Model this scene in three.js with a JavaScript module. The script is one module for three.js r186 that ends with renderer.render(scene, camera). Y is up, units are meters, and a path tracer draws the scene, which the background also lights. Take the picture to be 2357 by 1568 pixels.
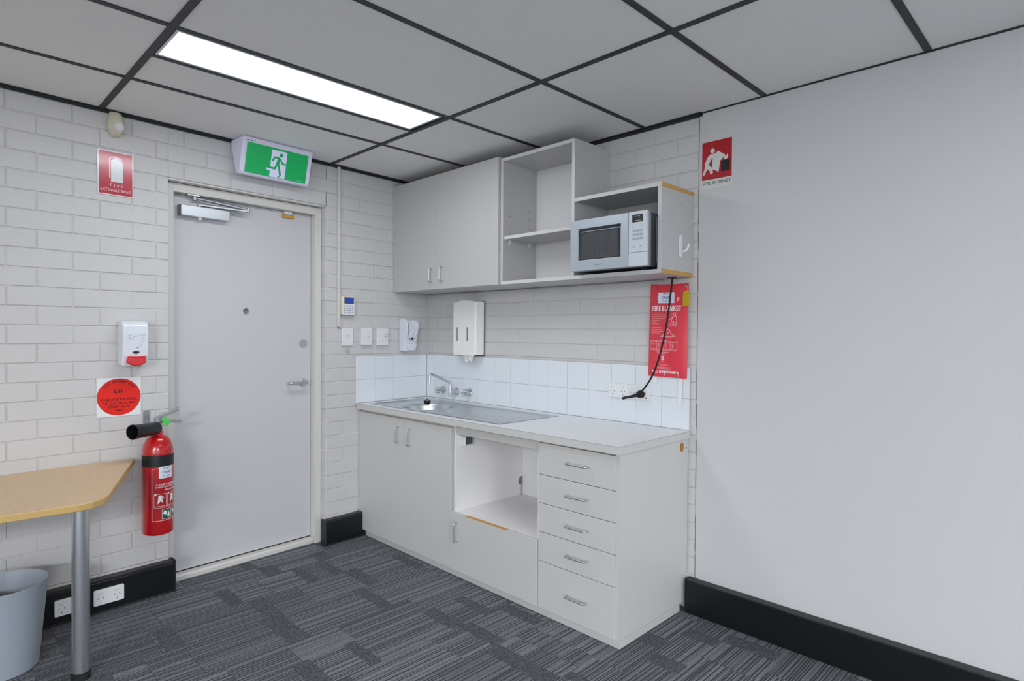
import * as THREE from 'three';
import { mergeGeometries, toCreasedNormals } from 'three/addons/utils/BufferGeometryUtils.js';
import { RectAreaLightUniformsLib } from 'three/addons/lights/RectAreaLightUniformsLib.js';

// ------------------------------------------------------------------ camera, light, exposure
const scene = new THREE.Scene();
scene.background = new THREE.Color(0x000000);
const renderer = new THREE.WebGLRenderer({ antialias: true });
renderer.toneMapping = THREE.LinearToneMapping;
renderer.toneMappingExposure = 3.4;
renderer.shadowMap.enabled = true;
RectAreaLightUniformsLib.init();

const camera = new THREE.PerspectiveCamera(2 * Math.atan(784 / 1381.4) * 180 / Math.PI, 2357 / 1568, 0.02, 40);
{
  const yaw = -0.7826, pitch = -0.0134, roll = 0.0064;
  const d = new THREE.Vector3(Math.sin(yaw) * Math.cos(pitch), Math.sin(pitch), -Math.cos(yaw) * Math.cos(pitch));
  const r0 = new THREE.Vector3(Math.cos(yaw), 0, Math.sin(yaw)), u0 = new THREE.Vector3().crossVectors(r0, d);
  const r = r0.clone().multiplyScalar(Math.cos(roll)).addScaledVector(u0, Math.sin(roll));
  const u = u0.clone().multiplyScalar(Math.cos(roll)).addScaledVector(r0, -Math.sin(roll));
  camera.quaternion.setFromRotationMatrix(new THREE.Matrix4().makeBasis(r, u, d.clone().negate()));
  camera.position.set(3.4531, 1.3084, 2.613);
}
scene.add(camera);

const PANEL_RADIANCE = 30, PANEL_COLOR = new THREE.Color(0.955, 0.985, 1.06);
// x0, x1, z0, z1 of the recessed LED panels (the first is in the picture, the others are out of view, placed to light the kitchen corner)
const PANELS = [[0.922, 1.182, 0.812, 1.962], [3.29, 3.55, 0.812, 1.962], [7.768, 8.308, 3.21, 4.36], [5.386, 5.926, 5.61, 6.76], [5.982, 6.522, 5.61, 6.76]];
const PANEL_SHARE = [0.113, 0.05, 1.37, 1.18, 1.18];   // strengths chosen for even light on the kitchen; the far unseen panels dominate
const ROOM_X = 9.6, ROOM_Z = 7.4, H = 2.334;      // far walls and ceiling height
const SKEW = Math.atan(0.0599);                    // the door wall is about 3 degrees off square

// ------------------------------------------------------------------ helpers
let seed = 12345;
const rnd = () => { seed = (seed * 1664525 + 1013904223) >>> 0; return seed / 4294967296; };
const rr = (a, b) => a + (b - a) * rnd();
const hash = (x, y, k = 0) => { let h = Math.imul(x | 0, 374761393) ^ Math.imul(y | 0, 668265263) ^ Math.imul(k | 0, 2246822519); h = Math.imul(h ^ (h >>> 13), 1274126177); return ((h ^ (h >>> 16)) >>> 0) / 4294967296; };
const V = (x, y, z) => new THREE.Vector3(x, y, z);

const names = {};
function numbered(name) { const n = names[name] = (names[name] ?? -1) + 1; return n ? `${name}_${String(n).padStart(3, '0')}` : name; }
function fin(o) { o.castShadow = true; o.receiveShadow = true; return o; }
function tag(o, label, category, group) { o.userData = { label, category }; if (group) o.userData.group = group; return o; }
function thing(name, label, category, group) { const o = new THREE.Group(); o.name = numbered(name); scene.add(o); return tag(o, label, category, group); }
function structure(name, parent = scene) { const o = new THREE.Group(); o.name = numbered(name); parent.add(o); o.userData.kind = 'structure'; return o; }
function part(parent, name, g, m, label) { const o = fin(new THREE.Mesh(Array.isArray(g) ? join(g) : g, m)); o.name = numbered(name); parent.add(o); if (label) o.userData.label = label; return o; }

// uv in metres by the direction each face looks
function boxUV(g) {
  const p = g.attributes.position, n = g.attributes.normal, uv = new Float32Array(p.count * 2);
  for (let i = 0; i < p.count; i++) {
    const a = Math.abs(n.getX(i)), b = Math.abs(n.getY(i)), c = Math.abs(n.getZ(i));
    if (a >= b && a >= c) { uv[2 * i] = p.getZ(i); uv[2 * i + 1] = p.getY(i); }
    else if (b >= c) { uv[2 * i] = p.getX(i); uv[2 * i + 1] = p.getZ(i); }
    else { uv[2 * i] = p.getX(i); uv[2 * i + 1] = p.getY(i); }
  }
  g.setAttribute('uv', new THREE.BufferAttribute(uv, 2));
  return g;
}
function flat(g) { const q = g.index ? g.toNonIndexed() : g; for (const k of Object.keys(q.attributes)) if (!['position', 'normal', 'uv'].includes(k)) q.deleteAttribute(k); if (!q.attributes.uv) boxUV(q); return q; }
function join(list) { return list.length === 1 ? list[0] : mergeGeometries(list.map(flat)); }
// a box with chamfered edges
function bx(x0, x1, y0, y1, z0, z1, b = 0.001) {
  const lo = [Math.min(x0, x1), Math.min(y0, y1), Math.min(z0, z1)], hi = [Math.max(x0, x1), Math.max(y0, y1), Math.max(z0, z1)];
  b = Math.min(b, ...[0, 1, 2].map((i) => (hi[i] - lo[i]) * 0.49));
  const mid = [0, 1, 2].map((i) => (lo[i] + hi[i]) / 2), pos = [], nor = [];
  const pt = (s, on) => s.map((q, i) => (q > 0 ? hi[i] : lo[i]) - (i === on ? 0 : q * b));
  const tri = (a, c, d) => {
    const e = [c[0] - a[0], c[1] - a[1], c[2] - a[2]], f = [d[0] - a[0], d[1] - a[1], d[2] - a[2]];
    let n = [e[1] * f[2] - e[2] * f[1], e[2] * f[0] - e[0] * f[2], e[0] * f[1] - e[1] * f[0]];
    const l = Math.hypot(...n) || 1; n = n.map((v) => v / l);
    const out = n[0] * (a[0] + c[0] + d[0] - 3 * mid[0]) + n[1] * (a[1] + c[1] + d[1] - 3 * mid[1]) + n[2] * (a[2] + c[2] + d[2] - 3 * mid[2]);
    if (out < 0) { [c, d] = [d, c]; n = n.map((v) => -v); }
    pos.push(...a, ...c, ...d); nor.push(...n, ...n, ...n);
  };
  const quad = (a, c, d, e) => { tri(a, c, d); tri(a, d, e); };
  for (let i = 0; i < 3; i++) {
    const j = (i + 1) % 3, k = (i + 2) % 3;
    for (const s of [-1, 1]) {
      const c = (sj, sk) => { const q = [0, 0, 0]; q[i] = s; q[j] = sj; q[k] = sk; return q; };
      quad(pt(c(-1, -1), i), pt(c(1, -1), i), pt(c(1, 1), i), pt(c(-1, 1), i));
      if (b > 0) for (const sj of [-1, 1]) quad(pt(c(sj, -1), i), pt(c(sj, 1), i), pt(c(sj, 1), j), pt(c(sj, -1), j));
    }
  }
  if (b > 0) for (const s of [-1, 1]) for (const t of [-1, 1]) for (const w of [-1, 1]) tri(pt([s, t, w], 0), pt([s, t, w], 1), pt([s, t, w], 2));
  const g = new THREE.BufferGeometry();
  g.setAttribute('position', new THREE.Float32BufferAttribute(pos, 3));
  g.setAttribute('normal', new THREE.Float32BufferAttribute(nor, 3));
  return boxUV(g);
}
// cylinder between two points
function rod(a, b, r0, r1 = r0, n = 20) {
  const d = b.clone().sub(a), g = new THREE.CylinderGeometry(r1, r0, d.length(), n);
  g.applyQuaternion(new THREE.Quaternion().setFromUnitVectors(V(0, 1, 0), d.normalize()));
  return g.translate((a.x + b.x) / 2, (a.y + b.y) / 2, (a.z + b.z) / 2);
}
function tube(pts, r, n = 10, seg = pts.length * 8, tension = 0.5) { return new THREE.TubeGeometry(new THREE.CatmullRomCurve3(pts.map((p) => V(...p)), false, 'catmullrom', tension), seg, r, n); }
// round pipe through corners with rounded bends
function pipe(pts, r, bend, n = 12) {
  const path = new THREE.CurvePath(), p = pts.map((q) => V(...q));
  let from = p[0];
  for (let i = 1; i < p.length; i++) {
    if (i === p.length - 1) { path.add(new THREE.LineCurve3(from, p[i])); break; }
    const a = p[i].clone().add(p[i - 1].clone().sub(p[i]).setLength(bend)), c = p[i].clone().add(p[i + 1].clone().sub(p[i]).setLength(bend));
    path.add(new THREE.LineCurve3(from, a)); path.add(new THREE.QuadraticBezierCurve3(a, p[i], c)); from = c;
  }
  const g = new THREE.TubeGeometry(path, 16 * p.length, r, n);
  const caps = [[p[0], p[1]], [p[p.length - 1], p[p.length - 2]]].map(([e, q]) => { const s = new THREE.CircleGeometry(r, n); s.applyQuaternion(new THREE.Quaternion().setFromUnitVectors(V(0, 0, 1), e.clone().sub(q).normalize())); return s.translate(e.x, e.y, e.z); });
  return join([g, ...caps]);
}
const lathe = (prof, n = 40) => new THREE.LatheGeometry(prof.map((q) => new THREE.Vector2(q[0], q[1])), n);
function latheSharp(prof, n = 40, crease = 0.6) { return toCreasedNormals(lathe(prof, n), crease); }
function poly(pts) { const s = new THREE.Shape(); pts.forEach((q, i) => (i ? s.lineTo(q[0], q[1]) : s.moveTo(q[0], q[1]))); s.closePath(); return s; }
function roundRect(x0, x1, y0, y1, r) {
  const s = new THREE.Shape();
  s.moveTo(x0 + r, y0); s.lineTo(x1 - r, y0); s.absarc(x1 - r, y0 + r, r, -Math.PI / 2, 0); s.lineTo(x1, y1 - r); s.absarc(x1 - r, y1 - r, r, 0, Math.PI / 2);
  s.lineTo(x0 + r, y1); s.absarc(x0 + r, y1 - r, r, Math.PI / 2, Math.PI); s.lineTo(x0, y0 + r); s.absarc(x0 + r, y0 + r, r, Math.PI, Math.PI * 1.5);
  return s;
}
function hole(shape, x, y, rx, ry = rx) { const h = new THREE.Path(); h.absellipse(x, y, rx, ry, 0, Math.PI * 2, true); shape.holes.push(h); return shape; }
// extrude a shape in x,y from z0 to z1
function ext(shape, z0, z1, bevel = 0, seg = 2, curve = 12) {
  const g = new THREE.ExtrudeGeometry(shape, { depth: z1 - z0 - 2 * bevel, bevelEnabled: bevel > 0, bevelThickness: bevel, bevelSize: bevel, bevelOffset: -bevel, bevelSegments: seg, curveSegments: curve });
  return g.translate(0, 0, z0 + bevel);
}
// an x,y drawing laid flat: drawing y becomes world z, thickness y0..y1
function slab(pts, y0, y1, bevel = 0, holes = []) {
  const s = poly(pts.map(([x, z]) => [x, -z])); for (const h of holes) { const q = new THREE.Path(); h.forEach(([x, z], i) => (i ? q.lineTo(x, -z) : q.moveTo(x, -z))); q.closePath(); s.holes.push(q); }
  return boxUV(flat(ext(s, y0, y1, bevel, 1).rotateX(-Math.PI / 2)));
}
// a shape in z,y (profile) swept along x
function alongX(shape, x0, x1, bevel = 0) { return ext(shape, 0, x1 - x0, bevel).applyMatrix4(new THREE.Matrix4().makeBasis(V(0, 0, 1), V(0, 1, 0), V(-1, 0, 0))).translate(x1, 0, 0); }
// put a group on the door wall: local x runs right along the wall, y up, z out of it. s = distance from the corner
function onLeft(o, s = 0, y = 0, out = 0) {
  o.position.set(s * Math.sin(SKEW) + out * Math.cos(SKEW), y, s * Math.cos(SKEW) - out * Math.sin(SKEW));
  o.rotation.y = Math.PI / 2 + SKEW;
  return o;
}
const wallX = (z) => z * Math.tan(SKEW);            // x of the door wall at a given z

// ------------------------------------------------------------------ textures
function dataTex(n, fill, srgb, m = n) {
  const d = new Uint8Array(n * m * 4);
  for (let y = 0; y < m; y++) for (let x = 0; x < n; x++) { const c = fill(x, y), i = 4 * (y * n + x); if (Array.isArray(c)) { d[i] = c[0]; d[i + 1] = c[1]; d[i + 2] = c[2]; } else d[i] = d[i + 1] = d[i + 2] = c; d[i + 3] = 255; }
  const t = new THREE.DataTexture(d, n, m);
  t.wrapS = t.wrapT = THREE.RepeatWrapping; t.magFilter = THREE.LinearFilter; t.minFilter = THREE.LinearMipmapLinearFilter; t.generateMipmaps = true; t.anisotropy = 8;
  if (srgb) t.colorSpace = THREE.SRGBColorSpace;
  t.needsUpdate = true;
  return t;
}
const smooth = (t) => t * t * (3 - 2 * t);
function noise(x, y, period, k) {   // tiling value noise, x and y in 0..period
  const xi = Math.floor(x), yi = Math.floor(y), fx = smooth(x - xi), fy = smooth(y - yi), w = (a) => ((a % period) + period) % period;
  const a = hash(w(xi), w(yi), k), b = hash(w(xi + 1), w(yi), k), c = hash(w(xi), w(yi + 1), k), d = hash(w(xi + 1), w(yi + 1), k);
  return a + (b - a) * fx + (c - a) * fy + (a - b - c + d) * fx * fy;
}
function tiled(t, metres) { t.repeat.set(1 / metres, 1 / metres); return t; }
const bumpPaint = tiled(dataTex(512, (x, y) => 255 * (0.5 * noise(x / 512 * 24, y / 512 * 24, 24, 1) + 0.3 * noise(x / 512 * 80, y / 512 * 80, 80, 2) + 0.2 * noise(x / 512 * 200, y / 512 * 200, 200, 3))), 0.6);
const bumpFine = tiled(dataTex(256, (x, y) => 255 * (0.5 * noise(x / 4, y / 4, 64, 5) + 0.5 * hash(x, y, 6))), 0.12);
const grainBrushed = tiled(dataTex(512, (x, y) => 190 + 50 * noise(x / 512 * 6, y, 512, 8)), 0.5);

// loop-pile carpet: blocks of lines running along the door wall, some blocks plain and darker. 2 m square, 1 px about 1 mm
const CARPET = 2048, carpetHeight = new Uint8Array(CARPET * CARPET);
const carpetColor = (() => {
  const blocks = [];                                 // columns in x, each cut into blocks in z
  const cols = []; let x = 0;
  while (x < CARPET) { let w = Math.round(rr(150, 300)); if (CARPET - x - w < 140) w = CARPET - x; cols.push([x, x + w]); x += w; }
  const colOf = new Uint16Array(CARPET);
  cols.forEach(([a, b], i) => {
    colOf.fill(i, a, b); const list = []; let z = 0; const start = Math.round(rr(0, 300));
    let last = true; while (z < CARPET) { const plain = rnd() < 0.42 && !last; last = plain; let l = Math.round(plain ? rr(50, 95) : rr(90, 420)); if (CARPET - z - l < 60 && !plain) l = CARPET - z; list.push([z, z + l, plain, Math.floor(rnd() * 1e6), rr(-7, 7)]); z += l; }
    blocks.push({ list, start });
  });
  const row = new Array(cols.length).fill(0);
  const find = cols.map((_, i) => { const f = new Uint16Array(CARPET); blocks[i].list.forEach((q, j) => f.fill(j, q[0], q[1])); return f; });
  return dataTex(CARPET, (px, py) => {
    const c = colOf[px], B = blocks[c], q = B.list[find[c][(py + B.start) % CARPET]];
    const yarn = Math.floor(px / 5), loop = Math.floor((py + (yarn % 2) * 3) / 6);
    const inY = Math.abs((px % 5) - 2) / 2, inL = Math.abs(((py + (yarn % 2) * 3) % 6) - 2.5) / 2.5;
    const round = 1 - 0.28 * inY * inY - 0.16 * inL * inL, speck = (hash(yarn, loop, 11) - 0.5) * 18 + (hash(px, py, 12) - 0.5) * 10;
    let v, h;
    if (q[2]) { v = (hash(yarn, loop, q[3]) < 0.5 ? 82 : 64) + speck * 0.7; h = 120; }
    else {
      const r = hash(yarn, q[3], 21), dark = r < 0.30 && hash(yarn - 1, q[3], 21) >= 0.30, mid = r < 0.52;
      v = dark ? 51 : mid ? 85 : 106 + q[4]; v += speck; h = dark ? 70 : 190;
      if (Math.abs(((py + B.start) % CARPET) - q[0]) < 4) v -= 14;
    }
    v *= round; carpetHeight[py * CARPET + px] = Math.max(0, Math.min(255, h * round + speck));
    return [v * 0.965, v * 1.0, v * 1.04].map((a) => Math.max(0, Math.min(255, a)));
  }, true);
})();
tiled(carpetColor, 2);
const carpetBump = tiled(dataTex(CARPET, (x, y) => carpetHeight[y * CARPET + x]), 2);
const woodTex = tiled(dataTex(512, (x, y) => { const n = noise(x / 512 * 8, y / 512 * 60, 60, 31) * 0.6 + noise(x / 512 * 30, y / 512 * 200, 200, 32) * 0.4; return [217 + 8 * n, 184 + 9 * n, 139 + 10 * n]; }, true), 0.7);
const chipTex = tiled(dataTex(256, (x, y) => { const n = noise(x / 256 * 60, y / 256 * 60, 60, 41), m = hash(x, y, 42); return [188 + 42 * n, 140 + 45 * n - 20 * (m > 0.9), 66 + 45 * n]; }, true), 0.1);
function print(w, h, draw, px = 900) {    // flat print: w by h metres, drawn in units of millimetres
  const c = document.createElement('canvas'), k = px / Math.max(w, h) / 1000;
  c.width = Math.round(w * 1000 * k); c.height = Math.round(h * 1000 * k);
  const g = c.getContext('2d'); g.scale(k, k); draw(g, w * 1000, h * 1000);
  const t = new THREE.CanvasTexture(c); t.colorSpace = THREE.SRGBColorSpace; t.anisotropy = 8;
  return t;
}
function text(g, s, x, y, size, color, { font = 'sans-serif', bold = true, align = 'center', squash = 1, spacing = 0 } = {}) {
  g.save(); g.translate(x, y); g.scale(squash, 1); g.fillStyle = color; g.font = `${bold ? 'bold ' : ''}${size}px ${font}`; g.textAlign = align; g.textBaseline = 'middle';
  if (spacing) { let cx = -((s.length - 1) * spacing) / 2; g.textAlign = 'center'; for (const ch of s) { g.fillText(ch, cx, 0); cx += spacing; } } else g.fillText(s, 0, 0);
  g.restore();
}
function fitText(g, s, x, y, size, width, color, opt = {}) { g.font = `${opt.bold === false ? '' : 'bold '}${size}px sans-serif`; text(g, s, x, y, size, color, { ...opt, squash: width / g.measureText(s).width }); }

// ------------------------------------------------------------------ materials
const std = (o) => new THREE.MeshStandardMaterial(o), phy = (o) => new THREE.MeshPhysicalMaterial(o);
const gloss = (color, roughness = 0.35, extra = {}) => phy({ color, roughness, ...extra });
const M = {
  brick: std({ color: 0xd3d2d0, roughness: 0.5, bumpMap: bumpPaint, bumpScale: 0.0016 }),
  mortar: std({ color: 0xd3d2d0, roughness: 0.7 }),
  plaster: std({ color: 0xd2d2d1, roughness: 0.75, bumpMap: bumpPaint, bumpScale: 0.0003 }),
  ceiling: std({ color: 0xf5f4f1, roughness: 0.9, bumpMap: bumpFine, bumpScale: 0.0004 }),
  black: std({ color: 0x303337, roughness: 0.55 }),
  skirt: gloss(0x0f1011, 0.38),
  skirtEdge: gloss(0x26282a, 0.45),
  carpet: std({ color: new THREE.Color(2.3, 2.28, 2.28), map: carpetColor, roughness: 0.95, bumpMap: carpetBump, bumpScale: 0.0022 }),
  door: gloss(0xd0d0d1, 0.42, { bumpMap: bumpPaint, bumpScale: 0.0002 }),
  frame: gloss(0xdcdad4, 0.4, { bumpMap: bumpPaint, bumpScale: 0.0003 }),
  tile: gloss(0xe6ecf0, 0.1),
  grout: std({ color: 0xb4b8ba, roughness: 0.9 }),
  cabinet: gloss(0xd4d4cf, 0.38, { bumpMap: bumpFine, bumpScale: 0.00006 }),
  cabinetIn: gloss(0xf6f5f4, 0.35),
  bench: gloss(0xf1f2f2, 0.3, { bumpMap: bumpFine, bumpScale: 0.00005 }),
  benchEdge: gloss(0xd4d4cf, 0.4),
  seam: std({ color: 0x6f7072, roughness: 0.8 }),
  gap: std({ color: 0x2b2b2a, roughness: 0.9 }),
  grey: gloss(0xc6c5c4, 0.42, { bumpMap: bumpFine, bumpScale: 0.00006 }),
  greyBack: gloss(0xe6e5e4, 0.45),
  greyEdge: gloss(0xd6d6d5, 0.45),
  chip: std({ map: chipTex, roughness: 0.9 }),
  steel: phy({ color: 0xd3d6d9, metalness: 0.92, roughness: 0.40, roughnessMap: grainBrushed }),
  brushed: phy({ color: 0xd8dadc, metalness: 0.92, roughness: 0.27 }),
  satin: phy({ color: 0xc9ccd0, metalness: 0.85, roughness: 0.3 }),
  chrome: phy({ color: 0xd6d9db, metalness: 1, roughness: 0.08 }),
  alu: phy({ color: 0xc9ced2, metalness: 0.85, roughness: 0.36 }),
  zinc: phy({ color: 0xb4b8bb, metalness: 0.8, roughness: 0.35 }),
  brass: phy({ color: 0xc9a245, metalness: 1, roughness: 0.3 }),
  crystal: phy({ color: 0xffffff, roughness: 0.05, transmission: 1, thickness: 0.02, ior: 1.49 }),
  clear: phy({ color: 0xf4f4f2, roughness: 0.12, transmission: 0.8, thickness: 0 }),
  white: gloss(0xeceeee, 0.3),
  whiteMatt: gloss(0xe6e6e4, 0.5),
  dispenser: gloss(0xe6ebf2, 0.16, { clearcoat: 0.4 }),
  ivory: gloss(0xf8f6f0, 0.22, { clearcoat: 0.3 }),
  cream: gloss(0xe2dcc4, 0.4),
  paper: std({ color: 0xefeeea, roughness: 0.9 }),
  dark: gloss(0x232629, 0.4),
  slot: std({ color: 0x33363a, roughness: 0.8 }),
  rubber: std({ color: 0x17181a, roughness: 0.7 }),
  horn: gloss(0x1b1c1f, 0.4),
  red: gloss(0xc20a14, 0.2, { clearcoat: 0.8, clearcoatRoughness: 0.08 }),
  redBar: gloss(0xe01a22, 0.2, { clearcoat: 0.6 }),
  blanket: gloss(0xe63a4a, 0.42, { clearcoat: 0.2, clearcoatRoughness: 0.3 }),
  yellow: gloss(0xcfae12, 0.4),
  amber: gloss(0xd3a032, 0.4),
  green: gloss(0x3fdd4a, 0.5),
  tableTop: gloss(0xffffff, 0.35, { map: woodTex }),
  tableEdge: gloss(0xd4b06e, 0.4),
  bin: phy({ color: 0xb3bcc6, roughness: 0.5, transmission: 0.22, thickness: 0 }),
  mwBody: gloss(0x9aa0a6, 0.4, { metalness: 0.4 }),
  mwSide: gloss(0x6e7378, 0.3, { metalness: 0.55 }),
  mwFront: gloss(0xb9c4cb, 0.32, { metalness: 0.25 }),
  mwPanel: gloss(0xd7dfe5, 0.3),
  mwButton: gloss(0xaeb7bf, 0.4),
  mwGlass: gloss(0x24282d, 0.12, { clearcoat: 1 }),
  screen: gloss(0x2f4fa8, 0.3, { emissive: 0x1c3a9a, emissiveIntensity: 0.03 }),
  exitBody: gloss(0xe2e0ee, 0.3, { emissive: 0xb8b4e6, emissiveIntensity: 0.03 }),
  led: std({ color: 0xff5050, emissive: 0xff2a2a, emissiveIntensity: 0.3 }),
  redDot: gloss(0xb8242c, 0.4),
  glow: std({ color: 0xffffff, emissive: PANEL_COLOR, emissiveIntensity: 0.7 }),
};
const printed = (tex, roughness = 0.45, extra = {}) => phy({ map: tex, roughness, ...extra });
const plane = (w, h, x = 0, y = 0, z = 0) => new THREE.PlaneGeometry(w, h).translate(x, y, z);

// ================================================================== THE ROOM
part(scene, 'floor', slab([[-0.4, -0.4], [ROOM_X + 0.3, -0.4], [ROOM_X + 0.3, ROOM_Z + 0.3], [-0.4, ROOM_Z + 0.3]], -0.12, 0), M.carpet).userData.kind = 'structure';

// ---- ceiling: lay-in boards between black T-bars
const barX = [0.608, 1.196, 1.790, 2.386, 2.976, 3.572, 4.168, 4.764, 5.358, 5.954, 6.550, 7.146, 7.740, 8.336, 8.932], barZ = [0.780, 1.978, 3.178, 4.378, 5.578, 6.778];
{
  const c = structure('ceiling');
  part(c, 'ceiling_slab', bx(-0.4, ROOM_X + 0.3, H + 0.09, H + 0.2, -0.4, ROOM_Z + 0.3, 0), M.ceiling);
  const xs = [null, ...barX, ROOM_X - 0.004], zs = [0.006, ...barZ, ROOM_Z - 0.004];
  const panelAt = (x, z) => PANELS.find((p) => x > p[0] - 0.05 && x < p[1] + 0.05 && z > p[2] && z < p[3]);
  for (let i = 0; i + 1 < xs.length; i++) for (let j = 0; j + 1 < zs.length; j++) {
    const z0 = zs[j] + 0.002, z1 = zs[j + 1] - 0.002;
    const a0 = xs[i] === null ? wallX(z0) + 0.004 : xs[i] + 0.002, a1 = xs[i] === null ? wallX(z1) + 0.004 : xs[i] + 0.002;
    let b = xs[i + 1] - 0.002;
    const lamp = PANELS.find((p) => p[0] > a0 - 0.02 && p[1] < b + 0.02 && p[2] > z0 - 0.02 && p[3] < z1 + 0.02);
    const y = H + 0.003 + 0.0012 * hash(i, j, 3);
    if (!lamp) part(c, 'ceiling_tile', slab([[a0, z0], [b, z0], [b, z1], [a1, z1]], y, y + 0.012), M.ceiling);
    else {
      const left = lamp[0] - 0.016, right = lamp[1] + 0.014;
      if (left - a0 > 0.04) { part(c, 'ceiling_tile', slab([[a0, z0], [left - 0.002, z0], [left - 0.002, z1], [a1, z1]], y, y + 0.012), M.ceiling); part(c, 'ceiling_bar', bx(left - 0.012, left + 0.012, H, H + 0.03, z0 + 0.01, z1 - 0.01, 0.0005), M.black); }
      if (b - right > 0.04) { part(c, 'ceiling_tile', slab([[right + 0.002, z0], [b, z0], [b, z1], [right + 0.002, z1]], y, y + 0.012), M.ceiling); part(c, 'ceiling_bar', bx(right - 0.012, right + 0.012, H, H + 0.03, z0 + 0.01, z1 - 0.01, 0.0005), M.black); }
    }
  }
  for (const z of barZ) part(c, 'ceiling_bar', bx(wallX(z) + 0.004, ROOM_X - 0.004, H - 0.0006, H + 0.03, z - 0.0125, z + 0.0125, 0.0005), M.black);
  for (const x of barX) { const cuts = [0.004, ...barZ, ROOM_Z - 0.004]; for (let j = 0; j + 1 < cuts.length; j++) part(c, 'ceiling_bar', bx(x - 0.012, x + 0.012, H, H + 0.03, cuts[j] + 0.0126, cuts[j + 1] - 0.0126, 0.0005), M.black); }
  const angle = part(c, 'wall_angle', [bx(-7.3, 0, H - 0.0008, H + 0.002, 0.002, 0.022, 0.0003), bx(-7.3, 0, H - 0.012, H + 0.03, 0.0015, 0.003, 0.0003)], M.black);
  onLeft(angle, 0, 0, 0);
  part(c, 'wall_angle', bx(2.104, ROOM_X - 0.004, H - 0.003, H + 0.03, 0.0036, 0.0058, 0.0003), M.black);  // thin dark strip drawn as the shadow gap over the plasterboard
  part(c, 'wall_angle', [bx(0.01, 2.10, H - 0.0008, H + 0.002, 0.002, 0.022, 0.0003), bx(0.01, 2.10, H - 0.014, H + 0.03, 0.0015, 0.003, 0.0003)], M.black);
}

// ---- painted brickwork
const COURSE = 0.0831, JOINT = 0.0048, BRICK = 0.235;
const brickShapes = new Map();
function brickGeometry(w, h, deep, variant) {
  const key = [w.toFixed(3), h.toFixed(3), deep, variant].join();
  if (!brickShapes.has(key)) {
    const g = bx(-w / 2, w / 2, -h / 2, h / 2, -deep, 0, 0.0024);
    const p = g.attributes.position;
    for (let i = 0; i < p.count; i++) { const k = Math.round(p.getX(i) * 40) * 7 + Math.round(p.getY(i) * 90); p.setXYZ(i, p.getX(i) + (hash(k, variant, 1) - 0.5) * 0.0012, p.getY(i) + (hash(k, variant, 2) - 0.5) * 0.0016, p.getZ(i) + (p.getZ(i) > -0.004 ? (hash(k, variant, 3) - 0.5) * 0.0009 : 0)); }
    brickShapes.set(key, g);
  }
  return brickShapes.get(key);
}
// rows of bricks between a and b (wall-local x), with joints at phase(row) + n * BRICK
function layBricks(parent, a, b, row0, row1, phase, keep = () => true, deep = 0.014, rest = null) {
  for (let k = row0; k <= row1; k++) {
    const y0 = COURSE * k - 0.003 + JOINT / 2, y1 = Math.min(COURSE * (k + 1) - 0.003 - JOINT / 2, H - 0.002);
    if (y1 - y0 < 0.012) continue;
    const first = phase(k) + Math.floor((a - phase(k)) / BRICK) * BRICK;
    for (let x = first; x < b; x += BRICK) {
      const x0 = Math.max(x + JOINT / 2, a), x1 = Math.min(x + BRICK - JOINT / 2, b);
      if (x1 - x0 < 0.012 || !keep(x0, x1, y0, y1)) continue;
      const v = Math.floor(hash(Math.round(x * 100), k, 9) * 3), g = brickGeometry(x1 - x0, y1 - y0, deep, v);
      const at = [(x0 + x1) / 2, (y0 + y1) / 2, (hash(Math.round(x * 100), k, 4) - 0.5) * 0.0014], turn = (hash(Math.round(x * 100), k, 5) - 0.5) * 0.006;
      if (rest && (x0 + x1) / 2 < rest.before) rest.list.push(flat(g.clone()).rotateY(turn).translate(...at));
      else { const o = part(parent, 'brick', g, M.brick); o.position.set(...at); o.rotation.y = turn; }
    }
  }
}
const DOOR = { right: 0.812, left: 1.694, top: 2.0745 };
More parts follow.
